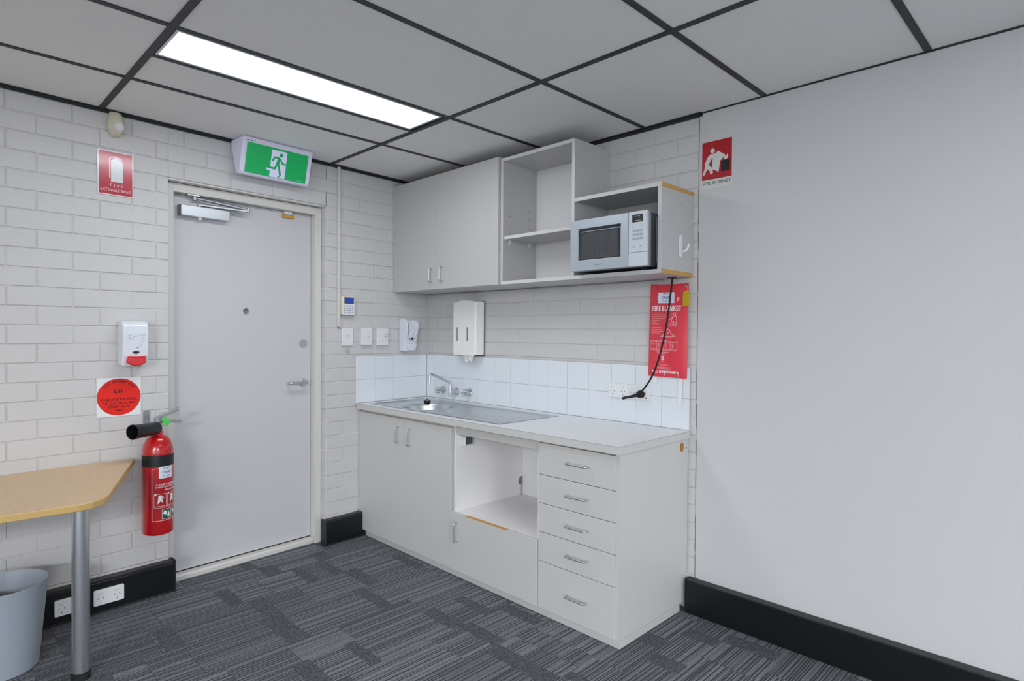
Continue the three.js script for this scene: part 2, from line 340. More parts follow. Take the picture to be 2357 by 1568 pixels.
{
  const w = onLeft(structure('wall_left'), 0, 0, 0);
  const B = -0.0042;                                 // face of the mortar
  part(w, 'masonry', [bx(-ROOM_Z - 0.3, -DOOR.left - 0.0028, 0, H + 0.09, -0.24, B, 0), bx(-DOOR.right + 0.0028, 0.24, 0, H + 0.09, -0.24, B, 0), bx(-DOOR.left - 0.01, -DOOR.right + 0.01, DOOR.top + 0.002, H + 0.09, -0.24, B, 0)], M.mortar);
  const rest = { before: -3.1, list: [] };
  layBricks(w, -ROOM_Z, -DOOR.left, 2, 28, (k) => (k % 2 ? -1.855 : -1.751), () => true, 0.05, rest);
  layBricks(w, -DOOR.right, -0.004, 2, 28, (k) => (k % 2 ? -0.569 : -0.452), (x0, x1, y0, y1) => !(x1 > -0.5 && y1 < 0.79) && !(x0 > -0.58 && y0 > 0.83 && y1 < 1.14) && !(x0 > -0.28 && y0 > 1.6 && y1 < 2.27), 0.05);
  layBricks(w, -DOOR.left, -DOOR.right, 25, 28, (k) => (k % 2 ? -1.62 : -1.51), () => true, 0.05);
  const far = part(w, 'brick', rest.list, M.brick); far.userData.kind = 'stuff';
  part(w, 'lintel', bx(-DOOR.left + 0.002, -DOOR.right - 0.002, DOOR.top - 0.007, DOOR.top + 0.0015, -0.047, -0.006, 0.001), M.frame);
  part(w, 'mortar_fillet', slab([[-ROOM_Z, -0.002], [-1.70, -0.002], [-1.70, 0.012], [-ROOM_Z, 0.012]], 0.155, 0.166, 0.002), M.brick);
  part(w, 'mortar_fillet', slab([[-0.826, -0.002], [-0.59, -0.002], [-0.59, 0.012], [-0.826, 0.012]], 0.155, 0.166, 0.002), M.brick);
  // splashback return on the door wall: four tiles wide, two high
  part(w, 'tile_grout', bx(-0.5995, -0.004, 0.842, 1.149, 0, 0.0052, 0.0005), M.grout);
  for (let i = 0; i < 4; i++) for (let j = 0; j < 2; j++) { const x = -0.6 + 0.15 * i, y = 0.8485 + 0.15 * j; part(w, 'tile', bx(x + 0.0011, x + 0.1489 - (i === 3 ? 0.0082 : 0), y + 0.0011, y + 0.1489, 0.001, 0.007 + 0.0003 * hash(i, j, 2), 0.0008), M.tile); }
}
const PLASTER_X = 2.0845;
{
  const w = structure('wall_back');
  part(w, 'masonry', bx(-0.24, PLASTER_X - 0.003, 0, H + 0.09, -0.24, -0.0042, 0), M.mortar);
  layBricks(w, 0.012, PLASTER_X - 0.003, 0, 28, (k) => (k % 2 ? 1.61 : 1.735), (x0, x1, y0, y1) => x1 > 2.03 || (y0 > 1.13 && y0 < 1.62) || (y0 > 1.93 && x1 > 1.56), 0.014);
  part(w, 'plasterboard', bx(PLASTER_X, ROOM_X + 0.2, 0, H + 0.09, -0.2, 0.003, 0.001), M.plaster);
  const gaps = []; for (let y = 0.02; y < H - 0.03;) { const l = 0.04 + 0.22 * hash(Math.round(y * 100), 1, 77); gaps.push(bx(PLASTER_X - 0.0034, PLASTER_X - 0.0001, y, Math.min(y + l, H - 0.02), -0.012, -0.0008, 0)); y += l + 0.012 + 0.05 * hash(Math.round(y * 100), 2, 77); }
  part(w, 'expansion_gap', gaps, M.gap).userData.kind = 'stuff';
  part(w, 'cable', rod(V(0.03, 1.566, 0.008), V(1.9, 1.566, 0.008), 0.0045, 0.0045, 8), M.brick);
  // splashback
  part(w, 'tile_grout', bx(0.004, 2.0515, 0.842, 1.149, 0, 0.0052, 0.0005), M.grout);
  const x0 = 0.0996;
  for (let i = -1; i < 13; i++) for (let j = 0; j < 2; j++) {
    const a = i < 0 ? 0.009 : x0 + 0.15 * i, b = x0 + 0.15 * (i + 1), y = 0.8485 + 0.15 * j;
    part(w, 'tile', bx(a + 0.0011, b - 0.0011, y + 0.0011, y + 0.1489, 0.001, 0.007 + 0.0003 * hash(i, j, 7), 0.0008), M.tile);
  }
}
// the plain walls behind the camera
part(scene, 'wall_right', bx(ROOM_X, ROOM_X + 0.2, 0, H + 0.09, 0.003, ROOM_Z + 0.2, 0), M.plaster).userData.kind = 'structure';
part(scene, 'wall_front', bx(wallX(ROOM_Z), ROOM_X, 0, H + 0.09, ROOM_Z, ROOM_Z + 0.2, 0), M.plaster).userData.kind = 'structure';

// ---- skirting
function ductSkirting(name, s0, s1, capAt, panels) {     // black skirting duct on the door wall
  const b = onLeft(structure(name), 0, 0, 0);
  part(b, 'duct', bx(-s1, -s0, 0.002, 0.157, 0.003, 0.053, 0.002), M.skirtEdge);
  for (const [a, c] of panels) part(b, 'cover_panel', bx(-c + 0.001, -a - 0.001, 0.012, 0.143, 0.05, 0.0555, 0.001), M.skirt);
  part(b, 'end_cap', bx(-capAt - 0.004, -capAt + 0.004, 0.001, 0.160, 0.002, 0.0575, 0.0015), M.skirtEdge);
  return b;
}
ductSkirting('baseboard_left', 1.690, 7.3, 1.684, [[1.694, 1.873], [1.873, 2.9], [2.9, 5.1], [5.1, 7.26]]);
ductSkirting('baseboard_left', 0.577, 0.836, 0.838, [[0.579, 0.832]]);
onLeft(part(scene, 'baseboard_left', bx(-0.5768, -0.553, 0.002, 0.034, 0.003, 0.055, 0.001), M.skirt), 0, 0, 0).userData.kind = 'structure';
{
  const b = structure('baseboard_back');
  part(b, 'skirting_board', bx(2.0625, ROOM_X, 0.002, 0.158, 0.004, 0.055, 0.004), M.skirt);
  part(b, 'end_cap', bx(2.0605, 2.0635, 0.002, 0.159, 0.0035, 0.0555, 0.001), M.skirtEdge);
}
part(scene, 'baseboard_right', bx(ROOM_X - 0.05, ROOM_X - 0.001, 0.002, 0.155, 0.06, ROOM_Z, 0.004), M.skirt).userData.kind = 'structure';

// ---- door
{
  const d = onLeft(structure('door_1'), 0, 0, 0);
  const F = -0.048, L = -0.096;                      // face of the frame, face of the leaf
  part(d, 'door_frame', [bx(-1.6935, -1.653, 0, 2.066, -0.15, F, 0.002), bx(-0.855, -0.8125, 0, 2.066, -0.15, F, 0.002), bx(-1.653, -0.855, 2.021, 2.066, -0.15, F, 0.002)], M.frame);
  part(d, 'threshold', bx(-1.6525, -0.8555, 0.0005, 0.036, -0.16, F - 0.001, 0.008), M.frame);
  part(d, 'door_gap_shade', bx(-1.6505, -0.8575, 0.0362, 0.0428, -0.13, L - 0.004, 0), M.gap);  // dark strip standing for the shade in the gap under the leaf
  const leaf = part(d, 'door_leaf', ext(hole(poly([[-1.6505, 0.043], [-0.8575, 0.043], [-0.8575, 2.0185], [-1.6505, 2.0185]]), -1.257, 1.418, 0.0185), -0.136, L, 0, 1, 24), M.door);
  part(leaf, 'peep_hole_plug', rod(V(-1.257, 1.418, -0.134), V(-1.257, 1.418, L - 0.020), 0.0182, 0.0182, 28), M.mwBody);
  const lock = part(d, 'deadlock', latheSharp([[0, 0], [0.0235, 0], [0.0235, 0.006], [0.021, 0.010], [0.016, 0.0105], [0.0145, 0.0125], [0, 0.0125]], 36).rotateX(Math.PI / 2).translate(-0.909, 1.235, L + 0.0005), M.satin);
  part(lock, 'key_slot', bx(-0.9105, -0.9075, 1.223, 1.236, L + 0.010, L + 0.0137, 0.0005), M.dark);
  const h = part(d, 'door_handle', latheSharp([[0, 0], [0.0245, 0], [0.0245, 0.007], [0.0225, 0.009], [0, 0.009]], 36).rotateX(Math.PI / 2).translate(-0.909, 0.996, L + 0.0005), M.satin);
  part(h, 'lever', [rod(V(-0.909, 0.996, L + 0.005), V(-0.909, 0.996, L + 0.05), 0.0105), pipe([[-0.905, 0.996, L + 0.046], [-1.012, 0.996, L + 0.046], [-1.012, 0.996, L + 0.018]], 0.0088, 0.012, 14)], M.satin);
  const cl = part(d, 'door_closer', bx(-1.617, -1.369, 1.907, 1.961, L + 0.001, L + 0.046, 0.0015), M.alu);
  part(cl, 'end_plate', bx(-1.6195, -1.6165, 1.906, 1.962, L + 0.001, L + 0.047, 0.0008), M.mwSide);
  part(cl, 'valve_knob', lathe([[0, -0.010], [0.008, -0.008], [0.0105, 0], [0.0105, 0.006], [0, 0.006]], 20).translate(-1.518, 1.902, L + 0.03), M.white);
  part(cl, 'closer_arm', [rod(V(-1.52, 1.957, L + 0.026), V(-1.52, 1.972, L + 0.026), 0.011), bx(-0.005, 0.25, -0.005, 0.005, -0.010, 0.010, 0.0015).rotateY(-0.13).translate(-1.52, 1.973, L + 0.026), rod(V(-1.272, 1.966, L + 0.058), V(-1.272, 1.990, L + 0.058), 0.008)], M.zinc);
  part(cl, 'closer_forearm', [rod(V(-1.272, 1.982, L + 0.058), V(-1.545, 2.006, L + 0.03), 0.0068), rod(V(-1.3, 1.9845, L + 0.055), V(-1.42, 1.995, L + 0.043), 0.0088), rod(V(-1.545, 1.994, L + 0.03), V(-1.545, 2.016, L + 0.03), 0.011), bx(-1.585, -1.525, 2.013, 2.0208, L + 0.006, L + 0.046, 0.001)], M.zinc);
  const reed = part(d, 'reed_switch', bx(-1.046, -0.974, 1.982, 1.9995, L + 0.0005, L + 0.016, 0.002), M.amber, 'yellow reed switch');
  part(reed, 'reed_bracket', bx(-1.036, -0.99, 2.001, 2.0205, L + 0.003, L + 0.020, 0.0015), M.whiteMatt);
}

// ================================================================== CEILING LIGHTS
PANELS.forEach(([x0, x1, z0, z1], i) => {
  const where = ['bright white LED panel recessed in the ceiling above the exit sign', 'unseen narrow ceiling panel out of view, placed to light the plastered wall', 'unseen wide ceiling panel far behind the camera, placed to light the kitchen corner', 'unseen wide ceiling panel behind the camera, placed to light the kitchen, left of a pair', 'unseen wide ceiling panel behind the camera, placed to light the kitchen, right of a pair'][i];
  const t = thing('ceiling_light', where, 'ceiling light', 'recessed LED panels');
  t.position.set((x0 + x1) / 2, H, (z0 + z1) / 2);
  const w = x1 - x0, l = z1 - z0, f = 0.010;
  part(t, 'frame', [bx(-w / 2, w / 2, 0.0002, 0.045, -l / 2, -l / 2 + f, 0.001), bx(-w / 2, w / 2, 0.0002, 0.045, l / 2 - f, l / 2, 0.001), bx(-w / 2, -w / 2 + f, 0.0002, 0.045, -l / 2 + f, l / 2 - f, 0.001), bx(w / 2 - f, w / 2, 0.0002, 0.045, -l / 2 + f, l / 2 - f, 0.001)], M.alu);
  part(t, 'diffuser', bx(-w / 2 + f, w / 2 - f, 0.004, 0.012, -l / 2 + f, l / 2 - f, 0.0005), M.glow);
  const lamp = new THREE.RectAreaLight(PANEL_COLOR, PANEL_RADIANCE * PANEL_SHARE[i], w - 2 * f, l - 2 * f);
  lamp.rotation.x = -Math.PI / 2; lamp.position.set(0, -0.004, 0); lamp.castShadow = true; lamp.name = 'panel_lamp';
  t.add(lamp);
});

// ================================================================== KITCHEN: BENCH
const CAB_F = 0.552, DOOR_F = 0.569;                  // carcass front, door front
function pull(parent, x, y, z, len, vertical, m = M.satin) {    // bent-rod handle
  const a = len / 2, p = vertical ? [[x, y - a, z], [x, y - a, z + 0.028], [x, y + a, z + 0.028], [x, y + a, z]] : [[x - a, y, z], [x - a, y, z + 0.028], [x + a, y, z + 0.028], [x + a, y, z]];
  return part(parent, 'handle', pipe(p, 0.0043, 0.012, 12), m);
}
{
  const u = thing('sink_cabinet', 'off-white double-door base cabinet under the sink', 'cabinet');
  const o = V(0.5, 0, 0); u.position.copy(o);
  const X = (v) => v - o.x;
  part(u, 'carcass', [bx(X(0.045), X(0.061), 0.038, 0.812, 0.06, CAB_F, 0.001), bx(X(0.952), X(0.968), 0.038, 0.812, 0.01, CAB_F, 0.001), bx(X(0.061), X(0.952), 0.038, 0.054, 0.06, CAB_F, 0.001), bx(X(0.061), X(0.952), 0.77, 0.812, CAB_F - 0.03, CAB_F, 0.001), bx(X(0.061), X(0.952), 0.054, 0.77, 0.06, 0.068, 0.001)], M.cabinet);
  const d1 = part(u, 'door', bx(X(0.0365), X(0.5235), 0.042, 0.797, CAB_F + 0.001, DOOR_F, 0.0012), M.cabinet);
  pull(d1, X(0.484), 0.699, DOOR_F - 0.001, 0.094, true);
  const d2 = part(u, 'door', bx(X(0.5260), X(0.9635), 0.042, 0.797, CAB_F + 0.001, DOOR_F, 0.0012), M.cabinet);
  pull(d2, X(0.597), 0.699, DOOR_F - 0.001, 0.096, true);
}
{
  const u = thing('open_bay_cabinet', 'base cabinet with an open bay above a single flap door', 'cabinet');
  const o = V(1.28, 0, 0); u.position.copy(o); const X = (v) => v - o.x;
  const side = poly([[-CAB_F - 0.006, 0.038], [-0.03, 0.038], [-0.03, 0.812], [-CAB_F - 0.006, 0.812]]);
  hole(side, -0.056, 0.432, 0.024, 0.026);
  const lp = ext(side, 0, 0.016, 0, 1, 24).rotateY(Math.PI / 2).translate(X(0.9795), 0, 0);
  part(u, 'side_panel', boxUV(flat(lp)), M.cabinetIn);
  part(u, 'side_panel', bx(X(1.5785), X(1.5945), 0.038, 0.812, 0.03, CAB_F, 0.001), M.cabinetIn);
  part(u, 'back_panel', bx(X(0.9965), X(1.5775), 0.06, 0.80, 0.036, 0.044, 0.0005), M.cabinetIn);
  part(u, 'bay_floor', bx(X(0.9965), X(1.5775), 0.334, 0.350, 0.045, CAB_F + 0.004, 0.001), M.cabinetIn);
  part(u, 'top_rail', bx(X(0.9965), X(1.5775), 0.765, 0.805, CAB_F - 0.012, CAB_F + 0.005, 0.001), M.cabinet);
  part(u, 'cabinet_base', bx(X(0.9965), X(1.5775), 0.038, 0.054, 0.045, CAB_F, 0.001), M.cabinet);
  const d = part(u, 'flap_door', bx(X(0.9665), X(1.5925), 0.042, 0.3515, CAB_F + 0.0065, DOOR_F + 0.004, 0.0012), M.cabinet);
  pull(d, X(1.026), 0.251, DOOR_F + 0.003, 0.103, true);
  part(d, 'worn_edge', slab([[X(1.105), CAB_F + 0.0068], [X(1.40), CAB_F + 0.0068], [X(1.395), DOOR_F + 0.0046], [X(1.20), DOOR_F + 0.0043], [X(1.09), DOOR_F + 0.0046]], 0.3470, 0.3522, 0.0003), M.chip);
}
{
  const u = thing('drawer_cabinet', 'off-white base cabinet with a stack of five drawers', 'cabinet');
  const o = V(1.82, 0, 0); u.position.copy(o); const X = (v) => v - o.x;
  part(u, 'carcass', [bx(X(1.5965), X(1.6125), 0.038, 0.812, 0.03, CAB_F, 0.001), bx(X(1.6125), X(2.026), 0.038, 0.054, 0.045, CAB_F, 0.001), bx(X(1.6125), X(2.026), 0.78, 0.812, CAB_F - 0.1, CAB_F, 0.001)], M.cabinet);
  const sp = hole(poly([[-DOOR_F + 0.003, 0.041], [-0.008, 0.041], [-0.008, 0.8125], [-DOOR_F + 0.003, 0.8125]]), -0.062, 0.776, 0.020, 0.024);
  const side = part(u, 'side_panel', boxUV(flat(ext(sp, 0, 0.017, 0, 1, 28).rotateY(Math.PI / 2).translate(X(2.0265), 0, 0))), M.cabinet);
  part(side, 'hole_rim', latheSharp([[0.0202, 0.0155], [0.0165, 0.0155], [0.0165, 0], [0.0202, 0]], 30).scale(1, 1, 1.2).rotateZ(-Math.PI / 2).rotateX(Math.PI / 2).translate(X(2.0268), 0.776, 0.062), M.chip);
  part(side, 'screw_hole', rod(V(X(2.0430), 0.769, 0.021), V(X(2.0438), 0.769, 0.021), 0.0035, 0.0035, 12), M.gap);
  const ys = [0.8045, 0.6580, 0.5260, 0.3935, 0.2590, 0.0407];
  const hy = [0.736, 0.594, 0.461, 0.3305, 0.151];
  for (let i = 0; i < 5; i++) { const d = part(u, 'drawer', bx(X(1.5985), X(2.0255), ys[i + 1] + 0.0013, ys[i] - 0.0013, CAB_F + 0.001, DOOR_F, 0.0012), M.cabinet); pull(d, X(1.832), hy[i], DOOR_F - 0.001, 0.113, false); }
}
{
  const p = thing('cabinet_plinth', 'off-white kickboard plinth under the base cabinets', 'plinth');
  p.position.set(1.05, 0, 0);
  part(p, 'front_board', bx(-0.995, 0.988, 0.0005, 0.0345, 0.534, 0.5490, 0.001), M.cabinet);
  part(p, 'side_board', bx(0.972, 0.988, 0.0005, 0.0345, 0.06, 0.5335, 0.001), M.cabinet);
}
const SINK = { x0: 0.085, x1: 1.303, z0: 0.078, z1: 0.538 };
{
  const b = thing('benchtop', 'long off-white laminate benchtop carrying the sink', 'benchtop');
  b.position.set(1.05, 0, 0.3); const X = (v) => v - 1.05, Z = (v) => v - 0.3;
  const cut = [[X(SINK.x0 + 0.02), Z(SINK.z0 + 0.02)], [X(SINK.x1 - 0.02), Z(SINK.z0 + 0.02)], [X(SINK.x1 - 0.02), Z(SINK.z1 - 0.02)], [X(SINK.x0 + 0.02), Z(SINK.z1 - 0.02)]];
  const out = (e) => [[X(0.017), Z(0.0082)], [X(2.0545 + e), Z(0.0082)], [X(2.0545 + e), Z(0.5885 + e)], [X(wallX(0.588) + 0.0095), Z(0.5885 + e)]];
  part(b, 'laminate_top', slab(out(0), 0.8465, 0.848, 0, [cut]), M.bench);
  part(b, 'core', slab(out(-0.0025), 0.8145, 0.8464, 0, [cut]), M.chip);
  part(b, 'edge_strip', bx(X(wallX(0.588) + 0.0095), X(2.0545), 0.8135, 0.8455, Z(0.5862), Z(0.5886), 0.0004), M.benchEdge);
  part(b, 'edge_strip', bx(X(2.0523), X(2.0546), 0.8135, 0.8455, Z(0.0085), Z(0.5860), 0.0004), M.benchEdge);
  part(b, 'seam_line', [bx(X(wallX(0.588) + 0.0095), X(2.0548), 0.8455, 0.8466, Z(0.5868), Z(0.5889), 0), bx(X(2.0528), X(2.0549), 0.8455, 0.8466, Z(0.0085), Z(0.5868), 0)], M.seam);
}
// stainless drainer sink: pressed sheet drawn as a height field
const BOWL = { x: 0.415, z: 0.305, r: 0.158 };
{
  const nx = 300, nz = 130, p = [], idx = [], W = SINK.x1 - SINK.x0, D = SINK.z1 - SINK.z0;
  const step = (a, b, v) => smooth(Math.min(1, Math.max(0, (v - a) / (b - a))));
  const height = (x, z) => {
    const e = Math.min(x - SINK.x0, SINK.x1 - x, SINK.z1 - z, (z - SINK.z0) * 0.62);
    let y = 0.0018 * step(-0.0005, 0.003, e) - 0.0085 * step(0.020, 0.034, e);
    const g = step(0.70, 0.74, x) * step(1.262, 1.24, x) * step(0.040, 0.055, e);
    y += -0.0016 * g * (0.5 - 0.5 * Math.cos((z - 0.1) / 0.036 * Math.PI * 2)) - 0.004 * step(1.2, 0.7, x) * step(0.034, 0.06, e);
    const r = Math.hypot(x - BOWL.x, z - BOWL.z);
    y -= 0.145 * Math.pow(step(BOWL.r + 0.002, BOWL.r - 0.030, r), 0.8) + 0.004 * step(BOWL.r + 0.012, BOWL.r, r);
    return 0.8495 + y;
  };
  for (let j = 0; j <= nz; j++) for (let i = 0; i <= nx; i++) { const x = SINK.x0 + W * i / nx + 0.0, z = SINK.z0 + D * j / nz; const sx = x + (j / nz) * 0.02 * Math.max(0, 1 - i / 40); p.push(sx, height(x, z), z); }
  for (let j = 0; j < nz; j++) for (let i = 0; i < nx; i++) { const a = j * (nx + 1) + i; idx.push(a, a + nx + 1, a + 1, a + 1, a + nx + 1, a + nx + 2); }
  const g = new THREE.BufferGeometry(); g.setAttribute('position', new THREE.Float32BufferAttribute(p, 3)); g.setIndex(idx); g.computeVertexNormals();
  g.setAttribute('uv', new THREE.Float32BufferAttribute(p.filter((_, i) => i % 3 !== 1), 2));
  const t = thing('sink', 'stainless steel sink with a round bowl and long draining tray', 'sink');
  t.position.set(BOWL.x, 0.8495, BOWL.z);
  part(t, 'sink_tray', g.translate(-BOWL.x, -0.8495, -BOWL.z), M.steel);
  part(t, 'waste_strainer', lathe([[0, 0.002], [0.02, 0.002], [0.03, 0.005], [0.036, 0.003], [0.036, 0]], 28).translate(0, -0.158, 0), M.chrome);
  const plug = thing('sink_plug', 'black rubber sink plug with a metal top beside the bowl', 'sink plug');
  plug.position.set(0.278, 0.8385, 0.208);
  part(plug, 'rubber_stopper', latheSharp([[0, 0], [0.019, 0], [0.0225, 0.010], [0.0235, 0.011], [0.0235, 0.018], [0.012, 0.020], [0, 0.020]], 30), M.rubber);
  part(plug, 'plug_knob', lathe([[0.008, 0.0195], [0.006, 0.024], [0.009, 0.029], [0.010, 0.034], [0.006, 0.038], [0, 0.039]], 20), M.chrome);
}
// wall-mounted tap set
function tapHandle(x, label) {
  const t = thing('wall_tap', label, 'tap', 'wall taps beside the spout');
  t.position.set(x, 0.911, 0.0085);
  part(t, 'flange', latheSharp([[0, 0], [0.0275, 0], [0.0265, 0.005], [0.021, 0.010], [0.014, 0.012], [0.013, 0.032], [0, 0.032]], 32).rotateX(Math.PI / 2), M.chrome);
  const pts = []; for (let i = 0; i < 64; i++) { const a = i / 64 * Math.PI * 2, r = 0.0205 + 0.0028 * Math.cos(a * 8); pts.push([Math.cos(a) * r, Math.sin(a) * r]); }
  part(t, 'crystal_knob', ext(poly(pts), 0.028, 0.062, 0.004, 3), M.crystal, 'clear fluted plastic knob');
  part(t, 'knob_core', latheSharp([[0, 0.03], [0.008, 0.03], [0.008, 0.055], [0.0105, 0.0625], [0.0105, 0.064], [0, 0.065]], 24).rotateX(Math.PI / 2), M.chrome);
}
tapHandle(0.198, 'chrome wall tap with clear knob, left of the spout');
tapHandle(0.474, 'chrome wall tap with clear knob, right of the spout');
{
  const t = thing('sink_spout', 'curved chrome swivel spout on the tiles above the bowl', 'spout');
  t.position.set(0.339, 0.909, 0.0085);
  part(t, 'flange', latheSharp([[0, 0], [0.0275, 0], [0.0265, 0.005], [0.020, 0.011], [0.013, 0.013], [0.013, 0.05], [0, 0.05]], 32).rotateX(Math.PI / 2), M.chrome);
  part(t, 'swivel_body', [rod(V(0, -0.020, 0.055), V(0, 0.028, 0.055), 0.0135), rod(V(0, 0.028, 0.055), V(0, 0.042, 0.055), 0.0115), lathe([[0, -0.026], [0.009, -0.024], [0.0135, -0.019]], 20).translate(0, 0, 0.055)], M.chrome);
  part(t, 'spout_pipe', pipe([[0, 0.035, 0.055], [0, 0.060, 0.055], [-0.045, 0.118, 0.165], [-0.054, 0.118, 0.187], [-0.054, 0.070, 0.187]], 0.0082, 0.017, 16), M.chrome);
  part(t, 'spout_tip', rod(V(-0.054, 0.082, 0.187), V(-0.054, 0.062, 0.187), 0.0098), M.chrome);
}
{
  const t = thing('sensor_box', 'small white box with a grey window under the benchtop', 'sensor');
  t.position.set(0.9962, 0.728, 0.505);
  part(t, 'housing', bx(0.0006, 0.034, -0.027, 0.025, -0.040, 0.024, 0.004), M.white);
  part(t, 'window', bx(0.0335, 0.0352, -0.020, 0.021, -0.032, 0.017, 0.0006), M.mwSide, 'grey window');
  const c = thing('wire_end', 'loose grey wire end hanging from the hole in the open bay', 'wire');
  c.position.set(1.004, 0.40, 0.075);
  part(c, 'wire', tube([[-0.02, 0.03, -0.016], [0.0, 0.018, -0.012], [0.006, -0.008, -0.004], [0.010, -0.034, -0.002], [0.013, -0.0465, 0.004]], 0.0026, 8), M.mwBody);
}

// ================================================================== KITCHEN: WALL UNITS
const OH0 = 1.574, OHT = 2.284;
{
  const u = thing('wall_cabinet', 'grey two-door wall cabinet in the corner above the soap dispenser', 'cabinet');
  u.position.set(0.53, OH0, 0); const X = (v) => v - 0.53, T = OHT - OH0;
  part(u, 'carcass', [bx(X(0.024), X(0.040), 0, T, 0.006, 0.282, 0.001), bx(X(1.026), X(1.042), 0, T, 0.003, 0.282, 0.001), bx(X(0.040), X(1.026), 0, 0.016, 0.003, 0.282, 0.001), bx(X(0.040), X(1.026), T - 0.016, T, 0.003, 0.282, 0.001), bx(X(0.040), X(1.026), 0.016, T - 0.016, 0.003, 0.011, 0.001)], M.grey);
  const d1 = part(u, 'door', bx(X(0.022), X(0.5125), 0.0005, T, 0.2835, 0.300, 0.0012), M.grey);
  pull(d1, X(0.445), 0.089, 0.299, 0.084, true);
  const d2 = part(u, 'door', bx(X(0.5145), X(1.0385), 0.0005, T, 0.2835, 0.300, 0.0012), M.grey);
  pull(d2, X(0.546), 0.091, 0.299, 0.086, true);
}
const DIV = 1.553;
{
  const u = thing('open_shelf_unit', 'tall grey open wall unit with one middle shelf', 'shelf unit');
  u.position.set(1.3, OH0, 0); const X = (v) => v - 1.3, T = 2.272 - OH0;
  part(u, 'side_panel', bx(X(1.0435), X(1.0595), 0, T, 0.003, 0.284, 0.001), M.grey);
  part(u, 'side_panel', bx(X(DIV), X(DIV + 0.018), 0.0185, T, 0.003, 0.288, 0.001), M.grey);
  part(u, 'top_panel', bx(X(1.0595), X(DIV), T - 0.018, T, 0.003, 0.287, 0.001), M.grey);
  part(u, 'back_panel', bx(X(1.0595), X(DIV), 0.0185, T - 0.018, 0.003, 0.010, 0.0005), M.greyBack);
  part(u, 'bottom_panel', bx(X(1.0595), X(DIV + 0.018), 0, 0.018, 0.003, 0.287, 0.001), M.grey);
  part(u, 'edge_strip', [bx(X(1.0595), X(DIV), T - 0.018, T, 0.287, 0.2885, 0.0003), bx(X(DIV), X(DIV + 0.018), 0.0185, T, 0.288, 0.2892, 0.0003), bx(X(1.0595), X(DIV + 0.018), 0, 0.018, 0.287, 0.2888, 0.0003)], M.greyEdge, 'lighter grey edging');
  const sh = part(u, 'shelf', bx(X(1.061), X(DIV - 0.0015), 1.825 - OH0, 1.843 - OH0, 0.0115, 0.272, 0.001), M.grey);
  part(sh, 'shelf_edge', bx(X(1.061), X(DIV - 0.0015), 1.825 - OH0, 1.843 - OH0, 0.272, 0.2735, 0.0003), M.greyEdge);
  for (const z of [0.232, 0.07]) part(sh, 'shelf_peg', [bx(X(1.0597), X(1.071), 1.816 - OH0, 1.8246 - OH0, z - 0.008, z + 0.008, 0.001), bx(X(1.0597), X(1.066), 1.800 - OH0, 1.816 - OH0, z - 0.005, z + 0.005, 0.002)], M.white);
  const holes = []; for (const z of [0.232, 0.07]) for (let i = 0; i < 4; i++) holes.push(rod(V(X(1.0592), 1.862 - OH0 + i * 0.048, z), V(X(1.0600), 1.862 - OH0 + i * 0.048, z), 0.0028, 0.0028, 10));
  part(u, 'peg_hole', holes, M.gap).userData.kind = 'stuff';
}
{
  const u = thing('microwave_shelf', 'low grey open wall unit holding the microwave', 'shelf unit');
  u.position.set(1.8, OH0, 0); const X = (v) => v - 1.8, T = 1.974 - OH0, A = DIV + 0.0185;
  part(u, 'bottom_panel', bx(X(A), X(2.0575), 0, 0.018, 0.003, 0.287, 0.001), M.grey);
  part(u, 'top_panel', bx(X(A), X(2.0575), T - 0.018, T, 0.003, 0.287, 0.001), M.grey);
  const e = part(u, 'end_panel', bx(X(2.040), X(2.0575), 0.0183, T - 0.0183, 0.003, 0.287, 0.001), M.grey);
  for (const y of [T - 0.075, 0.05]) part(e, 'screw_cap', rod(V(X(2.0573), y, 0.12), V(X(2.0580), y, 0.12), 0.0026, 0.0026, 12), M.mwSide);
  part(u, 'back_panel', bx(X(A), X(2.040), 0.0183, T - 0.0183, 0.003, 0.008, 0.0005), M.grey);
  part(u, 'edge_strip', [bx(X(A), X(2.0575), 0, 0.018, 0.287, 0.2888, 0.0003), bx(X(A), X(2.0575), T - 0.018, T, 0.287, 0.2888, 0.0003), bx(X(2.040), X(2.0575), 0.018, T - 0.018, 0.287, 0.2886, 0.0003)], M.greyEdge, 'lighter grey edging');
  for (const y of [T - 0.0178, 0.0004]) part(u, 'raw_edge', bx(X(2.0574), X(2.0583), y, y + 0.0174, 0.006, 0.286, 0.0002), M.chip, 'raw yellow chipboard edge');
  part(u, 'cable_hole', latheSharp([[0, 0], [0.024, 0], [0.024, 0.0012], [0, 0.0012]], 28).translate(X(1.975), -0.0014, 0.05), M.rubber);
}
